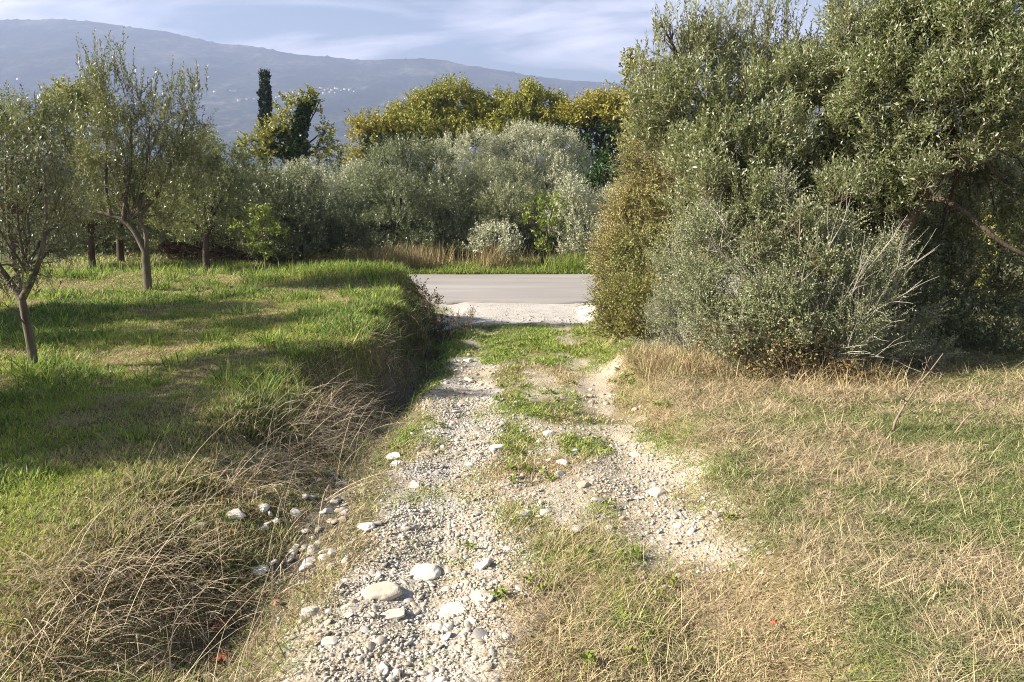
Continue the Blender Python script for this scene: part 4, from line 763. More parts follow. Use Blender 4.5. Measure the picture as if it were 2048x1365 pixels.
# grey twiggy shrubs
grey = dict(mat=M_greyleaf, dens=2300, L=0.34, k=18, ln=0.030, wd=0.0155, up=0.6, out=0.8, rnd=0.42, shell=0.40, gap=0.47, gs=2.4, fwd=0.6, tr=0.0042, floor=0.02)
def wands(base, ends, r0=0.011, n=7):
    out = []
    for e in ends:
        e = np.asarray(e); d = np.linalg.norm(e - base); P = curve(base + rng.normal(0, 0.08, 3) * [1, 1, 0], e, n, (0, 0, 0.08 * d), 0.012 * d); out.append((P, np.linspace(r0, r0 * 0.3, n)))
    return out
def twiggy():
    b = np.array(G(1640, 760, 10.0))
    E = []
    r2 = np.random.default_rng(9)
    for _ in range(64):
        px = r2.uniform(1390, 1830); py = 420 + abs(px - 1580) * 0.35 * (px > 1580) + r2.uniform(0, 250); E.append(at(px, py, r2.uniform(9.2, 10.6)))
    E += [at(1815, 430, 9.6), at(1790, 470, 9.4), at(1845, 560, 9.3), at(1830, 520, 9.4), at(1810, 640, 9.2), at(1735, 690, 9.0), at(1720, 705, 9.0), at(1770, 610, 9.2), at(1700, 400, 9.8), at(1655, 410, 9.7), at(1870, 500, 9.6), at(1600, 380, 9.8)]
    lims = [(P, R[0], R[-1]) for P, R in wands(b, E)]
    for P, r0, r1 in list(lims):
        for q in range(5):
            a = P[rng.integers(2, 6)]; d = nrm(P[-1] - P[0] + rng.normal(0, 0.55, 3) * np.linalg.norm(P[-1] - P[0])); e = a + d * rng.uniform(0.25, 0.6); lims.append((curve(a, e, 4, (0, 0, 0.02), 0.01), 0.005, 0.0018))
    plant('shrub', 'large grey green shrub bristling with long pale bare twigs, in the middle of the thicket', 'shrub', b,
          [(1420, 470, 10.6, 66, 56), (1400, 560, 10.5, 70, 56), (1500, 500, 10.4, 80, 66), (1590, 520, 10.3, 84, 76), (1680, 560, 10, 80, 70, .8), (1480, 600, 10.1, 84, 66), (1590, 630, 9.8, 90, 70, .9), (1700, 650, 9.7, 76, 64, .7), (1760, 590, 9.8, 60, 70, .45), (1500, 690, 9.9, 80, 50), (1640, 710, 9.6, 80, 40, .6), (1540, 430, 10.6, 70, 56), (1640, 470, 10.4, 76, 64, .7), (1790, 500, 10, 40, 60, .35), (1480, 440, 10.8, 70, 56), (1740, 540, 10.1, 70, 70, .8), (1830, 620, 10.2, 50, 50, .5), (1350, 520, 11, 50, 60, .8), (1450, 400, 10.9, 50, 40, .7), (1560, 380, 10.7, 40, 40, .6), (1780, 680, 9.9, 60, 50, .7), (1850, 700, 10.1, 56, 44, .6), (1420, 620, 10.3, 60, 60), (1560, 580, 9.9, 80, 60)],
          grey, M_twig_w, lims, None, 0.012, 0, M_twig_w, 130, seed=77, stem='stems', crown='foliage')
twiggy()
plant('shrub', 'pale grey low shrub with fine twigs at the left foot of the thicket', 'shrub', G(1330, 735, 11.4), [(1330, 640, 11.6, 54, 44), (1370, 600, 11.6, 60, 50), (1310, 690, 11.4, 46, 36), (1370, 690, 11, 60, 50), (1420, 650, 11, 56, 50), (1335, 725, 11.2, 54, 22, .8), (1420, 720, 10.6, 56, 36)],
      dict(grey, dens=2600, ln=0.026, wd=0.013), M_twig_w, r_limb=0.012, twig=M_twig_w, twig_n=240, seed=78, stem='stems', crown='foliage')
plant('bramble', 'rusty red brown bramble tangled into the foot of the grey twiggy shrub', 'bramble', G(1590, 765, 9.5), [(1500, 690, 9.8, 60, 40, .45), (1570, 640, 9.8, 60, 50, .4), (1560, 730, 9.5, 70, 36, .55), (1650, 735, 9.4, 60, 34, .55), (1470, 740, 9.6, 60, 24, .5), (1710, 745, 9.4, 50, 26, .45), (1610, 690, 9.6, 60, 44, .35), (1410, 740, 10, 50, 20, .4), (1760, 760, 9.3, 50, 22, .35), (1530, 590, 10, 40, 36, .25), (1440, 680, 10, 40, 40, .3)],
      dict(mat=M_bramble, dens=900, L=0.35, k=9, ln=0.045, wd=0.032, up=0.3, out=0.8, rnd=0.6, gap=0.40, gs=2.2, bend=0.5, tr=0.004, floor=0.02), M_twig_b, r_limb=0.007, sub=5, twig=M_twig_b, twig_n=90, seed=79, stem='stems', crown='foliage')
# right edge: a yellowing shrub, then a filler shrub added for deep shade
plant('shrub', 'yellowing shrub catching light at the right edge, behind the hanging branch', 'shrub', G(2000, 620, 14.5), [(1930, 470, 14.8, 70, 60, .7), (2010, 500, 14.6, 70, 60, .8), (2060, 560, 14.4, 70, 60), (1960, 560, 14.2, 60, 40, .8), (2090, 450, 14.6, 70, 80)], dict(spray, mat=M_shrub_y, dens=700, ln=0.06, wd=0.03), M_twig_b, r_limb=0.02, seed=80, stem='stems', crown='foliage')
plant('shrub', 'shrub added to deepen the shade low behind the dead branches at the right', 'shrub', G(1880, 690, 12.2), [(1870, 560, 11.4, 80, 70), (1960, 560, 11.2, 80, 60), (2050, 590, 11, 80, 70), (1900, 660, 10.9, 80, 50), (2000, 670, 10.9, 80, 40), (2080, 680, 10.8, 60, 44), (1800, 640, 12, 80, 66), (1880, 620, 12.4, 80, 60), (1960, 640, 12.6, 80, 50), (2050, 650, 12.6, 80, 44), (1760, 700, 11.4, 80, 46), (1850, 690, 11.8, 80, 36)], dict(big, mat=M_olive, dens=900, L=0.4, ln=0.075, wd=0.024), M_bark_d, r_limb=0.015, twig=M_twig_b, twig_n=60, seed=81, stem='stems', crown='foliage')

# ------------------------------------------------------------------ dead branches, post, brush pile, leafy sapling
def dead_branch(label, pts, Y, forks, r=0.012, seed=1):
    r2 = np.random.default_rng(seed); b = gnd(*pts[0]); Yb = b[1]
    main = poly([b - [0, 0, .03]] + [at(px, py, Yb + dy) for px, py, dy in [(p[0], p[1], p[2] if len(p) > 2 else 0) for p in pts[1:]]], 5)
    paths = [(main, np.linspace(r, r * 0.35, len(main)))]
    for (a, c) in forks:
        A = at(*a, Yb); C = at(*c, Yb + r2.uniform(-.1, .1)); P = curve(A, C, 6, r2.normal(0, 0.015, 3), 0.006); paths.append((P, np.linspace(r * 0.5, r * 0.2, 6)))
        for q in range(3):
            s = P[r2.integers(2, 6)]; paths.append((curve(s, s + nrm(r2.normal(size=3) + [0, 0, .5]) * r2.uniform(.03, .09), 3), np.array([r * .3, r * .25, r * .15])))
    V, Q = tubes(paths, 6); o = mk('dead_branch', V, [Q], M_dead, None, smooth=True, loc=b); tag(o, label, 'branch', 'dead branches by the thicket')
dead_branch('longest bare dead branch sticking up from the dry grass with a forked tip', [(1784, 865), (1795, 835), (1830, 780, .05), (1858, 745, .05), (1886, 708, .1)], 8, [((1795, 835), (1850, 805)), ((1830, 780), (1862, 712)), ((1845, 762), (1790, 792)), ((1860, 745), (1838, 720)), ((1815, 805), (1780, 790)), ((1858, 745), (1880, 752))], 0.013, 1)
dead_branch('shorter dead branch with stubby twigs right of the longest one', [(1905, 868), (1940, 830), (1985, 815, .05), (1992, 798, .05)], 8, [((1960, 825), (1975, 795)), ((1985, 815), (1998, 828)), ((1940, 830), (1900, 838)), ((1985, 815), (1968, 800)), ((1990, 806), (2000, 800))], 0.010, 2)
dead_branch('thin grey dead twig standing between the two dead branches', [(1880, 850), (1893, 800), (1902, 768)], 8, [((1902, 768), (1915, 766)), ((1902, 768), (1892, 770)), ((1893, 800), (1905, 790))], 0.005, 3)
def post():
    b = gnd(603, 532); top = at(606, 499, b[1]); h = top[2] - b[2] + 0.2
    V = []; w = 0.035
    for z, s in ((-0.25, 1), (h - 0.03, 1), (h, 0.6)):
        for dx, dy in ((-1, -1), (1, -1), (1, 1), (-1, 1)): V.append((dx * w * s + z * 0.05, dy * w * s, z))
    q = [(0, 1, 5, 4), (1, 2, 6, 5), (2, 3, 7, 6), (3, 0, 4, 7), (4, 5, 9, 8), (5, 6, 10, 9), (6, 7, 11, 10), (7, 4, 8, 11), (8, 9, 10, 11)]
    o = mk('fence_post', np.array(V), [np.array(q)], M_post); o.location = (b[0], b[1], H1(b[0], b[1]))
    tag(o, 'short dark leaning post at the back edge of the grassy field', 'post')
post()
def brush():
    b = np.array(gnd(455, 528)); b[1] += 1.2; b[2] = H1(b[0], b[1]); root = thing('brush_pile', 'heap of dry brown brushwood and dead leaves behind the field', 'brush pile', b)
    r2 = np.random.default_rng(4); paths = []
    for _ in range(420):
        c = b + np.array([r2.normal(0.3, 1.4), r2.normal(0, .5), r2.uniform(0, .75)]); d = nrm(r2.normal(size=3) * [1, .6, .35]); l = r2.uniform(.3, .8)
        c[2] = max(c[2] * (1 - min(abs(c[0] - b[0]) / 3.2, .8)) + b[2] * min(abs(c[0] - b[0]) / 3.2, .8), b[2] + .02)
        paths.append((curve(c - d * l, c + d * l, 5, r2.normal(0, .1, 3), .03), np.linspace(.013, .004, 5)))
    V, Q = tubes(paths, 4); mk('sticks', V, [Q], M_twig_b, root, loc=b)
    LV, LQ, off = [], [], 0
    for (px, py, rx, ry) in ((430, 480, 40, 26), (470, 475, 44, 34), (500, 490, 36, 30), (390, 490, 40, 20), (540, 500, 30, 16), (350, 495, 30, 18)):
        s = b[1] / F; P, D, L = clump_twigs(at(px, py, b[1]), (rx * s, .5, ry * s), 260, .35, .1, .8, .6, .4, .36, 2, 5); V, Q = leafgeo(P, D, L, 8, .07, .04); LV.append(V); LQ.append(Q + off); off += len(V)
    mk('dead_leaves', np.concatenate(LV), [np.concatenate(LQ)], M_deadleaf, root, loc=b)
brush()
b = np.array(G(530, 520, 19.0))
plant('sapling', 'bright leafy sapling with layered sprays standing in front of the rounded dark olive', 'sapling', b, [(515, 418, 19, 20, 8), (512, 435, 19, 18, 10), (540, 425, 19, 18, 8), (505, 460, 19, 18, 12, .8), (520, 485, 19, 22, 12, .8), (548, 458, 19, 26, 9), (562, 462, 19, 14, 6), (470, 455, 19, 14, 8, .5), (530, 505, 19, 18, 10, .6)],
      dict(mat=M_yg, dens=300, L=.28, k=8, ln=.085, wd=.045, up=.25, out=.9, rnd=.45, gap=.25, gs=2), M_twig_b, [(poly([b - [0, 0, .1], at(525, 470, 19), at(512, 415, 19)]), .022, .008)], at(524, 470, 19), .008, 2, seed=91)

# ------------------------------------------------------------------ grass, straw and weeds
def ribbons(x, y, ln, wd, head, th0, curl, seg=3, z0=0.0, clear=0.008, zoff=None):
    """blades rooted at (x,y): heading, start tilt from vertical, extra tilt along the blade -> V, quads"""
    n = len(x); P = np.zeros((n, seg + 1, 3)); P[:, 0, 0] = x; P[:, 0, 1] = y; P[:, 0, 2] = H(x, y) + z0 - 0.01
    if zoff is not None: P[:, 0, 2] += zoff
    for j in range(1, seg + 1):
        th = th0 + curl * (j - 0.5) / seg; s = ln / seg
        P[:, j, 0] = P[:, j - 1, 0] + np.sin(th) * np.cos(head) * s; P[:, j, 1] = P[:, j - 1, 1] + np.sin(th) * np.sin(head) * s
        P[:, j, 2] = np.maximum(P[:, j - 1, 2] + np.cos(th) * s, H(P[:, j, 0], P[:, j, 1]) + clear + (0 if zoff is None else zoff * 0.4))
    tw = head + math.pi / 2 + rng.uniform(-0.7, 0.7, n); sd = np.stack([np.cos(tw), np.sin(tw), rng.uniform(-.3, .3, n)], 1)
    w = wd[:, None] * np.linspace(1, 0.0, seg + 1)[None] ** 0.6 * 0.5 + 0.0003
    A = P - sd[:, None] * w[..., None]; B = P + sd[:, None] * w[..., None]
    V = np.stack([A, B], 2).reshape(-1, 3)
    i = (np.arange(n)[:, None] * (seg + 1) * 2 + np.arange(seg)[None] * 2)[..., None]
    return V, (i + np.array([0, 1, 3, 2])).reshape(-1, 4)
def pick(xr, yr, n, dens, pw=1.0):
    """random points: denser near the camera (pw > 1), thinned by dens"""
    x = rng.uniform(*xr, n); y = yr[0] + (yr[1] - yr[0]) * rng.uniform(0, 1, n) ** pw
    k = rng.uniform(0, 1, n) < dens(x, y); return x[k], y[k]
def colmix(n, cols, w):
    w = np.asarray(w, float); w = w / w.sum(1, keepdims=True); u = rng.uniform(0, 1, n)[:, None]
    k = (u > np.cumsum(w, 1)).sum(1).clip(0, len(cols) - 1); return np.array(cols)[k]
GY, GG, GD, ST, BR = (0.40, 0.47, 0.08), (0.19, 0.29, 0.05), (0.07, 0.14, 0.025), (0.52, 0.42, 0.24), (0.30, 0.21, 0.115)
class Layer:
    def __init__(s): s.V, s.Q, s.C, s.o = [], [], [], 0
    def add(s, V, Q, c, per):
        s.V.append(V); s.Q.append(Q + s.o); s.C.append(np.repeat(c, per, 0)); s.o += len(V)
    def build(s, name, mat, label, cat='grass'):
        return kind(tag(mk(name, np.concatenate(s.V), [np.concatenate(s.Q)], mat, col=np.concatenate(s.C)), label, cat), 'stuff')
def blades(Ly, x, y, ln, wd, cols, w, th=(0.1, 0.6), curl=(0.2, 1.2), seg=3, head=None):
    n = len(x); h = rng.uniform(0, 6.28, n) if head is None else head
    V, Q = ribbons(x, y, ln, wd, h, rng.uniform(*th, n), rng.uniform(*curl, n), seg); Ly.add(V, Q, colmix(n, cols, w), (seg + 1) * 2)

def field_grass():
    Ly = Layer()
    inside = lambda x, y: (1 - .9 * sstep(-1.95, -1.55, x + 0.5 * (fbm(y, x, 501, 2) - .5))) * (1 - sstep(18.6, 19.6, y))
    for (xr, yr, n, pw) in (((-6.5, -1.6), (3.0, 8), 150000, 1.2), ((-11, -1.5), (7.5, 13), 140000, 1.2), ((-19, -1.5), (12.5, 19.6), 150000, 1.0)):
        x, y = pick(xr, yr, n, inside, pw)
        g = fbm(x * .8, y * .8, 511, 4); d = fbm(x * 1.9, y * 1.4, 521, 3); lush = sstep(.50, .66, g); dry = sstep(.50, .66, d) * (1 - lush) + 0.95 * sstep(-3.7, -2.4, x) * (1 - sstep(6.5, 8.8, y)); dry = np.clip(dry + .45 * band(y, 15.6, 1.5) * (1 - lush), 0, 1)
        m = np.ones(len(x)); ln = (0.040 + 0.055 * lush + 0.018 * (1 - dry)) * rng.uniform(.6, 1.5, len(x)); wd = (0.0042 + 0.00045 * y) * rng.uniform(.7, 1.3, len(x)) * (1 + .5 * lush)
        w = np.stack([0.75 * (1 - .7 * lush) * (1 - .6 * dry), .2 + .45 * lush * (1 - dry), .03 + .3 * lush, .14 + .75 * dry, .04 + .12 * dry], 1)
        blades(Ly, x, y, ln, wd, [GY, GG, GD, ST, BR], w, (.15, .85), (.2, 1.2), 3)
    # longer dark clumps
    cx, cyy = pick((-13, -2.2), (4, 19), 330, lambda x, y: inside(x, y) * (1 - sstep(-3.4, -2.6, x) * (1 - sstep(7, 9, y))) * (0.15 + sstep(.45, .62, fbm(x * .5, y * .5, 531, 2))), 1.0)
    for a, b_ in zip(cx, cyy):
        n = int(rng.uniform(40, 110)); x = a + rng.normal(0, .11, n); y = b_ + rng.normal(0, .11, n); hd = np.arctan2(y - b_, x - a) + rng.normal(0, .5, n)
        blades(Ly, x, y, rng.uniform(.12, .30, n), (0.006 + .0005 * b_) * rng.uniform(.7, 1.3, n), [GY, GG, GD], np.tile([.3, .5, .3], (n, 1)), (.05, .6), (.3, 1.5), 4, hd)
    # tall grass of the hump and the back edge
    for (c, s, n, l) in (((-3.3, 17.0), (1.0, .5), 3000, .28), ((-9.5, 18.6), (2.6, .4), 5000, .36), ((-14, 18.4), (3, .5), 4000, .36), ((-5.6, 18.5), (1.4, .35), 2000, .26), ((-2.2, 15.2), (.35, 1.2), 900, .2)):
        x = rng.normal(c[0], s[0], n); y = rng.normal(c[1], s[1], n); k = (x < -1.7) & (y < 19.5); x, y = x[k], y[k]; n = len(x)
        blades(Ly, x, y, l * rng.uniform(.45, 1.2, n), .0125 * rng.uniform(.7, 1.3, n), [GY, GG, GD, ST], np.tile([.45, .45, .15, .1], (n, 1)), (.05, .5), (.2, 1.4), 4)
    Ly.build('field_grass', M_grass, 'green and yellowing grass of the field on the left')
field_grass()

def meadow_right():
    Ly = Layer()
    inside = lambda x, y: sstep(1.45, 2.0, x + .6 * (fbm(y * .9, x * .9, 541, 3) - .5)) * (1 - sstep(16.8, 18.5, y))
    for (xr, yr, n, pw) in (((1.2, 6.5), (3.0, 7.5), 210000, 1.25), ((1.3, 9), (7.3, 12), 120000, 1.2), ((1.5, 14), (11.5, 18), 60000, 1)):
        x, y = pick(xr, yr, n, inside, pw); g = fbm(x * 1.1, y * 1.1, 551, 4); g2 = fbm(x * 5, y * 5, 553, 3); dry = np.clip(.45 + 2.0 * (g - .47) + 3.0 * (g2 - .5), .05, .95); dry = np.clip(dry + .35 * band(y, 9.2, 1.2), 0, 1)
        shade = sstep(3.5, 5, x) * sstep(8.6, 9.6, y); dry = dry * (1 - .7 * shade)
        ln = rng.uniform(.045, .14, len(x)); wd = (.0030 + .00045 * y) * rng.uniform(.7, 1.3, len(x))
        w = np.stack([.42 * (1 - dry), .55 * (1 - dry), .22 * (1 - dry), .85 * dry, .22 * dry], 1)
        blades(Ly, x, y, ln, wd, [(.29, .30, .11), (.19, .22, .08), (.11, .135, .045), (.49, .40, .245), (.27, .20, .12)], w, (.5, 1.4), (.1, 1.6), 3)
    # thatch: long straws lying in tufts
    tx, ty = pick((1.6, 6.5), (3.1, 11), 1500, inside, 1.15)
    for a, b_ in zip(tx, ty):
        if fbm(np.array([a * 1.1]), np.array([b_ * 1.1]), 551, 4)[0] < .40: continue
        n = int(rng.uniform(14, 36)); hd0 = rng.uniform(0, 6.28); x = a + rng.normal(0, .09, n); y = b_ + rng.normal(0, .09, n)
        blades(Ly, x, y, rng.uniform(.12, .30, n), (.0030 + .0003 * b_) * rng.uniform(.7, 1.3, n), [ST, (.46, .37, .22), BR], np.tile([.5, .35, .2], (n, 1)), (.8, 1.45), (.1, .9), 4, hd0 + rng.normal(0, 1.3, n))
    n = 9000; x = rng.uniform(1.7, 4.6, n); y = 10.6 - .36 * (x - 1.7) + rng.normal(0, .35, n)
    blades(Ly, x, y, rng.uniform(.12, .42, n), .0075 * rng.uniform(.7, 1.3, n), [ST, (.46, .36, .2), BR, (.25, .25, .09)], np.tile([.45, .3, .25, .15], (n, 1)), (.1, 1.1), (.2, 1.3), 4)
    Ly.build('meadow_grass', M_straw, 'dry tan thatch and short green grass on the right of the track')
meadow_right()

def track_grass():
    Ly = Layer()
    def dens(x, y):
        ins = sstep(-1.45, -1.2, x) * (1 - sstep(1.7, 2.1, x)) * (1 - sstep(16.4, 16.9, y))
        return ins * np.clip(1.12 - 1.25 * bare(x, y), 0.03, 1) * (0.25 + .75 * sstep(.36, .56, fbm(x * 2.2, y * 1.8, 561, 3)))
    for (yr, n, pw) in (((3.0, 8), 120000, 1.2), ((7.6, 12.5), 60000, 1.1), ((12, 17), 52000, 1)):
        x, y = pick((-1.5, 2.1), yr, n, dens, pw); g = fbm(x * 1.6, y * 1.2, 571, 3); far_ = sstep(11.5, 13.5, y)
        dry = np.clip(.74 - .45 * sstep(6.2, 8.5, y) - .3 * far_ + 2.2 * (g - .47), .08, .95)
        ln = rng.uniform(.03, .10, len(x)) * (1 + .25 * far_); wd = (.0030 + .00045 * y) * rng.uniform(.7, 1.3, len(x))
        w = np.stack([.45 * (1 - dry), .5 * (1 - dry), .22 * (1 - dry), .8 * dry, .3 * dry], 1)
        blades(Ly, x, y, ln, wd, [GY, GG, GD, ST, BR], w, (.3, 1.25), (.1, 1.4), 3)
    # wispy straws over the foreground patch
    tx, ty = pick((-.25, 1.6), (3.1, 6.2), 520, dens, 1.0)
    for a, b_ in zip(tx, ty):
        n = int(rng.uniform(8, 24)); hd0 = rng.uniform(0, 6.28); x = a + rng.normal(0, .07, n); y = b_ + rng.normal(0, .07, n)
        blades(Ly, x, y, rng.uniform(.10, .30, n), .0034 * rng.uniform(.7, 1.3, n), [ST, (.46, .37, .22), BR], np.tile([.5, .3, .3], (n, 1)), (.6, 1.4), (.1, .8), 4, hd0 + rng.normal(0, .8, n))
    Ly.build('track_grass', M_straw, 'patchy short grass on the crown and edges of the track')
    # broad leaved weeds as little rosettes
    LV, LQ, off = [], [], 0
    wx, wy = pick((-1.4, 1.9), (3.2, 15.5), 900, lambda x, y: dens(x, y) * (.12 + .9 * sstep(.5, .62, fbm(x * 1.3, y * .9, 581, 2))), 1)
    k = rng.uniform(0, 1, len(wx)) < np.clip(.10 * wy - .32, 0, 1); wx, wy = wx[k], wy[k]
    ex = np.array([(gnd(px, py)[0], gnd(px, py)[1]) for px, py in [(1090, 815), (1110, 800), (1135, 825), (1080, 790), (1160, 800), (1180, 845), (1120, 840), (1060, 830), (1150, 770), (1275, 1318), (1190, 1340), (1250, 1120), (1000, 1190), (930, 1100)]])
    wx = np.concatenate([wx, ex[:, 0]]); wy = np.concatenate([wy, ex[:, 1]])
    P = np.stack([wx, wy, H(wx, wy) + .004], 1); P = np.repeat(P, 3, 0) + rng.normal(0, .035, (len(P) * 3, 3)) * [1, 1, .05]
    D = nrm(np.array([0, 0, .5]) + rng.normal(0, .35, (len(P), 3))); D[:, 2] = np.abs(D[:, 2])
    V, Q = leafgeo(P, D, np.full(len(P), .05), 8, .062, .020, .35, 1.0, .1)
    kind(tag(mk('weeds', V, [Q], M_yg), 'small bright green weeds between the wheel ruts', 'weeds'), 'stuff')
track_grass()

def bank_straw():
    Ly = Layer()
    # tufted straws of the bank: mounds flopping over the ditch
    tuft = []
    tx, ty = pick((-3.3, -1.35), (3.0, 9.5), 210, lambda x, y: band(x + .06 * (y - 5), -2.1 - .05 * (8 - y), .75) * (.35 + .65 * sstep(.38, .55, fbm(x * 1.2, y * 1.2, 591, 3))) * (1 - .65 * band(x, -1.6, .35) * band(y, 5.8, .8)), 1.1)
    for a, b_ in zip(tx, ty): tuft.append((a, b_, int(rng.uniform(18, 44)), rng.uniform(.16, .42), rng.normal(-.5, .9), (.9, 1.5)))
    for px, py, n, l in ((690, 800, 520, .75), (655, 830, 480, .75), (715, 830, 380, .65), (620, 875, 400, .7), (590, 900, 340, .65), (555, 930, 320, .6), (520, 960, 240, .6), (640, 900, 200, .5), (350, 1090, 170, .5), (300, 1040, 160, .5), (250, 1120, 170, .5), (480, 985, 200, .5), (150, 1160, 260, .6), (330, 1180, 240, .6), (760, 700, 220, .45), (790, 730, 160, .4), (420, 1230, 140, .55), (230, 1250, 150, .5), (100, 1290, 150, .5), (520, 1210, 100, .5), (390, 1150, 120, .55)):
        p = gnd(px, py); tuft.append((p[0], p[1], n, l, -.55, (.6, 1.4)))
    for a, b_, n, l, hd, th in tuft:
        n = int(n * .72); x = a + rng.normal(0, .15, n); y = b_ + rng.normal(0, .15, n)
        blades(Ly, x, y, l * .72 * rng.uniform(.4, 1.3, n), (.0040 + .0003 * b_) * rng.uniform(.7, 1.4, n), [(.47, .38, .24), (.55, .46, .32), (.36, .28, .175), BR], np.tile([.35, .25, .35, .2], (n, 1)), th, (.4, 1.5), 6, hd + rng.normal(0, 1.5, n))
    # dark dry tangle of the bank face by the road
    x, y = pick((-2.3, -1.1), (9.2, 17), 10000, lambda x, y: band(x, -1.66, .42) * (.3 + .7 * sstep(.4, .55, fbm(x * 1.2, y * 1.2, 599, 3))), 1)
    blades(Ly, x, y, rng.uniform(.10, .36, len(x)), .0095 * rng.uniform(.6, 1.3, len(x)), [(.20, .16, .09), (.12, .10, .055), GD, GG, ST], np.tile([.25, .25, .35, .25, .12], (len(x), 1)), (.3, 1.2), (.3, 1.5), 4, rng.normal(-.2, 1.2, len(x)))
    x, y = pick((-2.3, -1.0), (3.0, 9.5), 22000, lambda x, y: band(x, -1.6, .5) * (1 - .75 * band(x, -1.6, .4) * band(y, 5.9, .8)) * (.25 + .75 * sstep(.36, .5, fbm(x * 2, y * 2, 597, 3))), 1.1)
    blades(Ly, x, y, rng.uniform(.04, .17, len(x)), (.0035 + .0004 * y) * rng.uniform(.7, 1.3, len(x)), [ST, BR, (.33, .25, .15), GG, GD], np.tile([.3, .25, .25, .2, .12], (len(x), 1)), (.5, 1.4), (.1, 1.4), 3)
    Ly.build('bank_straw', M_straw, 'long pale dry straws flopping over the bank and ditch')
    # loose arching single stalks
    Ls = Layer()
    x, y = pick((-3.2, -1.3), (3.0, 8.5), 300, lambda x, y: band(x, -2.1, .8), 1)
    blades(Ls, x, y, rng.uniform(.45, .85, len(x)), .0045 * rng.uniform(.8, 1.3, len(x)), [(.48, .40, .27), ST], np.tile([.6, .4], (len(x), 1)), (.1, .9), (.3, 1.3), 7, rng.normal(-.3, 1.3, len(x)))
    x, y = pick((1.8, 5.5), (3.4, 9.5), 260, lambda x, y: x * 0 + 1, 1)
    blades(Ls, x, y, rng.uniform(.18, .42, len(x)), .004 * rng.uniform(.8, 1.3, len(x)), [(.48, .40, .27), ST], np.tile([.6, .4], (len(x), 1)), (.5, 1.3), (.1, .9), 6)
    Ls.build('stray_stalks', M_straw, 'single long bleached stalks lying across the grass')
bank_straw()

def verge():
    Ly = Layer()
    x, y = pick((-14, 9), (25.15, 27), 26000, lambda x, y: x * 0 + 1, 1.3)
    blades(Ly, x, y, rng.uniform(.10, .30, len(x)), .019 * rng.uniform(.7, 1.3, len(x)), [GY, GG, GD, ST], np.tile([.35, .45, .25, .12], (len(x), 1)), (.05, .7), (.2, 1.3), 3)
    x, y = pick((1.0, 7), (25.4, 26.6), 4200, lambda x, y: band(x, 3.2, 1.8), 1)
    blades(Ly, x, y, rng.uniform(.35, .75, len(x)), .022 * rng.uniform(.7, 1.3, len(x)), [GY, GG, (.16, .19, .08)], np.tile([.4, .4, .3], (len(x), 1)), (.02, .4), (.2, 1.2), 4)
    # grass floor of the grove and the sunlit gap at its left
    x, y = pick((-16, 8), (26.5, 40), 30000, lambda x, y: x * 0 + 1, 1.2)
    blades(Ly, x, y, rng.uniform(.10, .25, len(x)), .03 * rng.uniform(.7, 1.3, len(x)), [GY, GG, ST, BR], np.tile([.3, .2, .5, .2], (len(x), 1)), (.05, .7), (.2, 1.3), 3)
    Ly.build('verge_grass', M_grass, 'green grass along the far verge of the road')
    Lr = Layer()
    x, y = pick((-6.5, 2.8), (25.8, 28.0), 6500, lambda x, y: np.clip(band(x, -3.6, 1.2) + .7 * band(x, -.5, .6) + .12, 0, 1) * (.2 + .8 * sstep(.4, .55, fbm(x * 1.5, y, 595, 2))), 1)
    blades(Lr, x, y, rng.uniform(.4, .95, len(x)), .018 * rng.uniform(.7, 1.3, len(x)), [(.44, .34, .17), (.33, .24, .12), (.22, .19, .08)], np.tile([.3, .35, .55], (len(x), 1)), (.0, .35), (.0, .7), 4)
    Lr.build('dry_reeds', M_straw, 'tall dry straw coloured grass at the foot of the grove')
    Lg = Layer()
    x, y = pick((-14, -2.5), (18.6, 20.2), 2600, lambda x, y: x * 0 + 1, 1)
    blades(Lg, x, y, rng.uniform(.2, .7, len(x)), .012 * rng.uniform(.7, 1.3, len(x)), [ST, BR, (.3, .22, .12)], np.tile([.4, .3, .4], (len(x), 1)), (.0, .6), (.0, 1.0), 4)
    Lg.build('dry_weeds', M_straw, 'brown dead weeds along the back edge of the field')
verge()

# ------------------------------------------------------------------ small individual things
def seed_head(label, foot, top, group='dead teasel stalks on the bank'):
    b = gnd(*foot); t = at(top[0], top[1], b[1] - .05); root = thing('teasel', label, 'weed', b, group)
    V, Q = tubes([(poly([b - [0, 0, .03], (b + t) / 2 + [.01, 0, .02], t], 4), np.linspace(.004, .0025, 9))], 5); mk('stalk', V, [Q], M_twig_b, root, loc=b)
    S, Fc = ico(2); S = S * np.array([.012, .012, .024]) * (1 + .25 * (noise3(S * 6 + 20, 3) - .5))[:, None]; m = M_head
    mk('seed_head', S + t + [0, 0, .018], [Fc], m, root, loc=b)
M_head = noise_mat('seed_head_brown', [(.16, .07, .02), (.34, .16, .05)], 60, bump=.5)
seed_head('brown teasel head on a thin stalk over the ditch stones', (460, 1130), (462, 1072))
seed_head('brown teasel head left of the ditch, on the straw bank', (445, 1010), (447, 1000))
seed_head('rusty seed head standing in the straw of the upper bank', (428, 930), (428, 915))
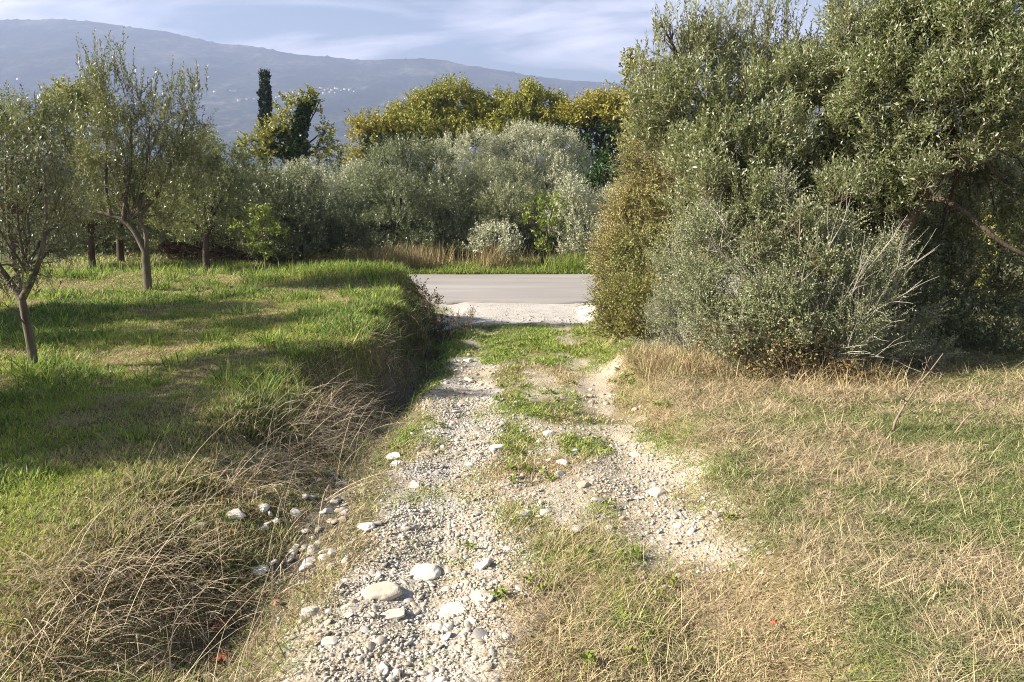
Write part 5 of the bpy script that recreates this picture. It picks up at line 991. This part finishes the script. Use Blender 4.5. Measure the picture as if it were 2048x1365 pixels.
def leaf_thing(px, py, size, turn, label, col, lift=.02):
    b = gnd(px, py); out = []
    for k in range(40):
        a = 2 * math.pi * k / 40; r = .55 + .45 * abs(math.cos(2.5 * a)) ** 1.5; out.append((r * math.cos(a), r * math.sin(a)))
    out = np.array(out) * size; n = len(out)
    V = np.vstack([[0, 0, .25 * size], np.column_stack([out, .35 * size * np.sin(np.arange(n) * .9 + turn * 3) * .6])])
    ca, sa = math.cos(turn), math.sin(turn); V = V @ np.array([[ca, sa, 0], [-sa, ca, 0], [0, 0, 1]]); V[:, 2] += V[:, 0] * .35
    th = V - [0, 0, .0012]; m = n + 1; t1 = np.array([(0, 1 + i, 1 + (i + 1) % n) for i in range(n)]); t2 = t1[:, ::-1] + m
    q = np.array([(1 + i, 1 + m + i, 1 + m + (i + 1) % n, 1 + (i + 1) % n) for i in range(n)])
    o = mk('fallen_leaf', np.vstack([V, th]), [t1, t2, q], noise_mat('fallen_leaf_tissue', [tuple(c * .6 for c in col), col], 25, bump=.2, rough=.7)); o.location = (b[0], b[1], b[2] + lift + .3 * size)
    tag(o, label, 'leaf', 'fallen leaves')
leaf_thing(440, 1270, .055, .4, 'large curled brown leaf in the dark hollow of the ditch', (.24, .10, .06), .06)
leaf_thing(445, 1335, .060, 2.1, 'reddish brown leaf nearest the bottom edge, below the curled one', (.26, .085, .04), .05)
leaf_thing(552, 1222, .045, 1.2, 'pale brown leaf caught in the straws at the ditch rim', (.36, .20, .13), .05)
leaf_thing(1546, 1262, .020, .2, 'small pink red leaf lying on the dry grass at the right', (.55, .13, .07), .05)

# ------------------------------------------------------------------ haze
def haze():
    x0, x1, y0, y1, z0, z1 = -6500, 6500, -70, 6100, -9, 930
    V = np.array([(x0, y0, z0), (x1, y0, z0), (x1, y1, z0), (x0, y1, z0), (x0, y0, z1), (x1, y0, z1), (x1, y1, z1), (x0, y1, z1)], float)
    q = np.array([(3, 2, 1, 0), (4, 5, 6, 7), (0, 1, 5, 4), (1, 2, 6, 5), (2, 3, 7, 6), (3, 0, 4, 7)])
    m, t, L = newmat('hazy_air')
    v = N(t, 'ShaderNodeVolumePrincipled'); v.inputs['Color'].default_value = (0.56, 0.67, 1.0, 1); v.inputs['Density'].default_value = 2.1e-4; v.inputs['Anisotropy'].default_value = 0.1
    o = N(t, 'ShaderNodeOutputMaterial'); L(v.outputs[0], o.inputs['Volume'])
    kind(tag(mk('haze', V, [q], m), 'pale blue haze lying between the trees and the ridge', 'haze'), 'stuff')
haze()
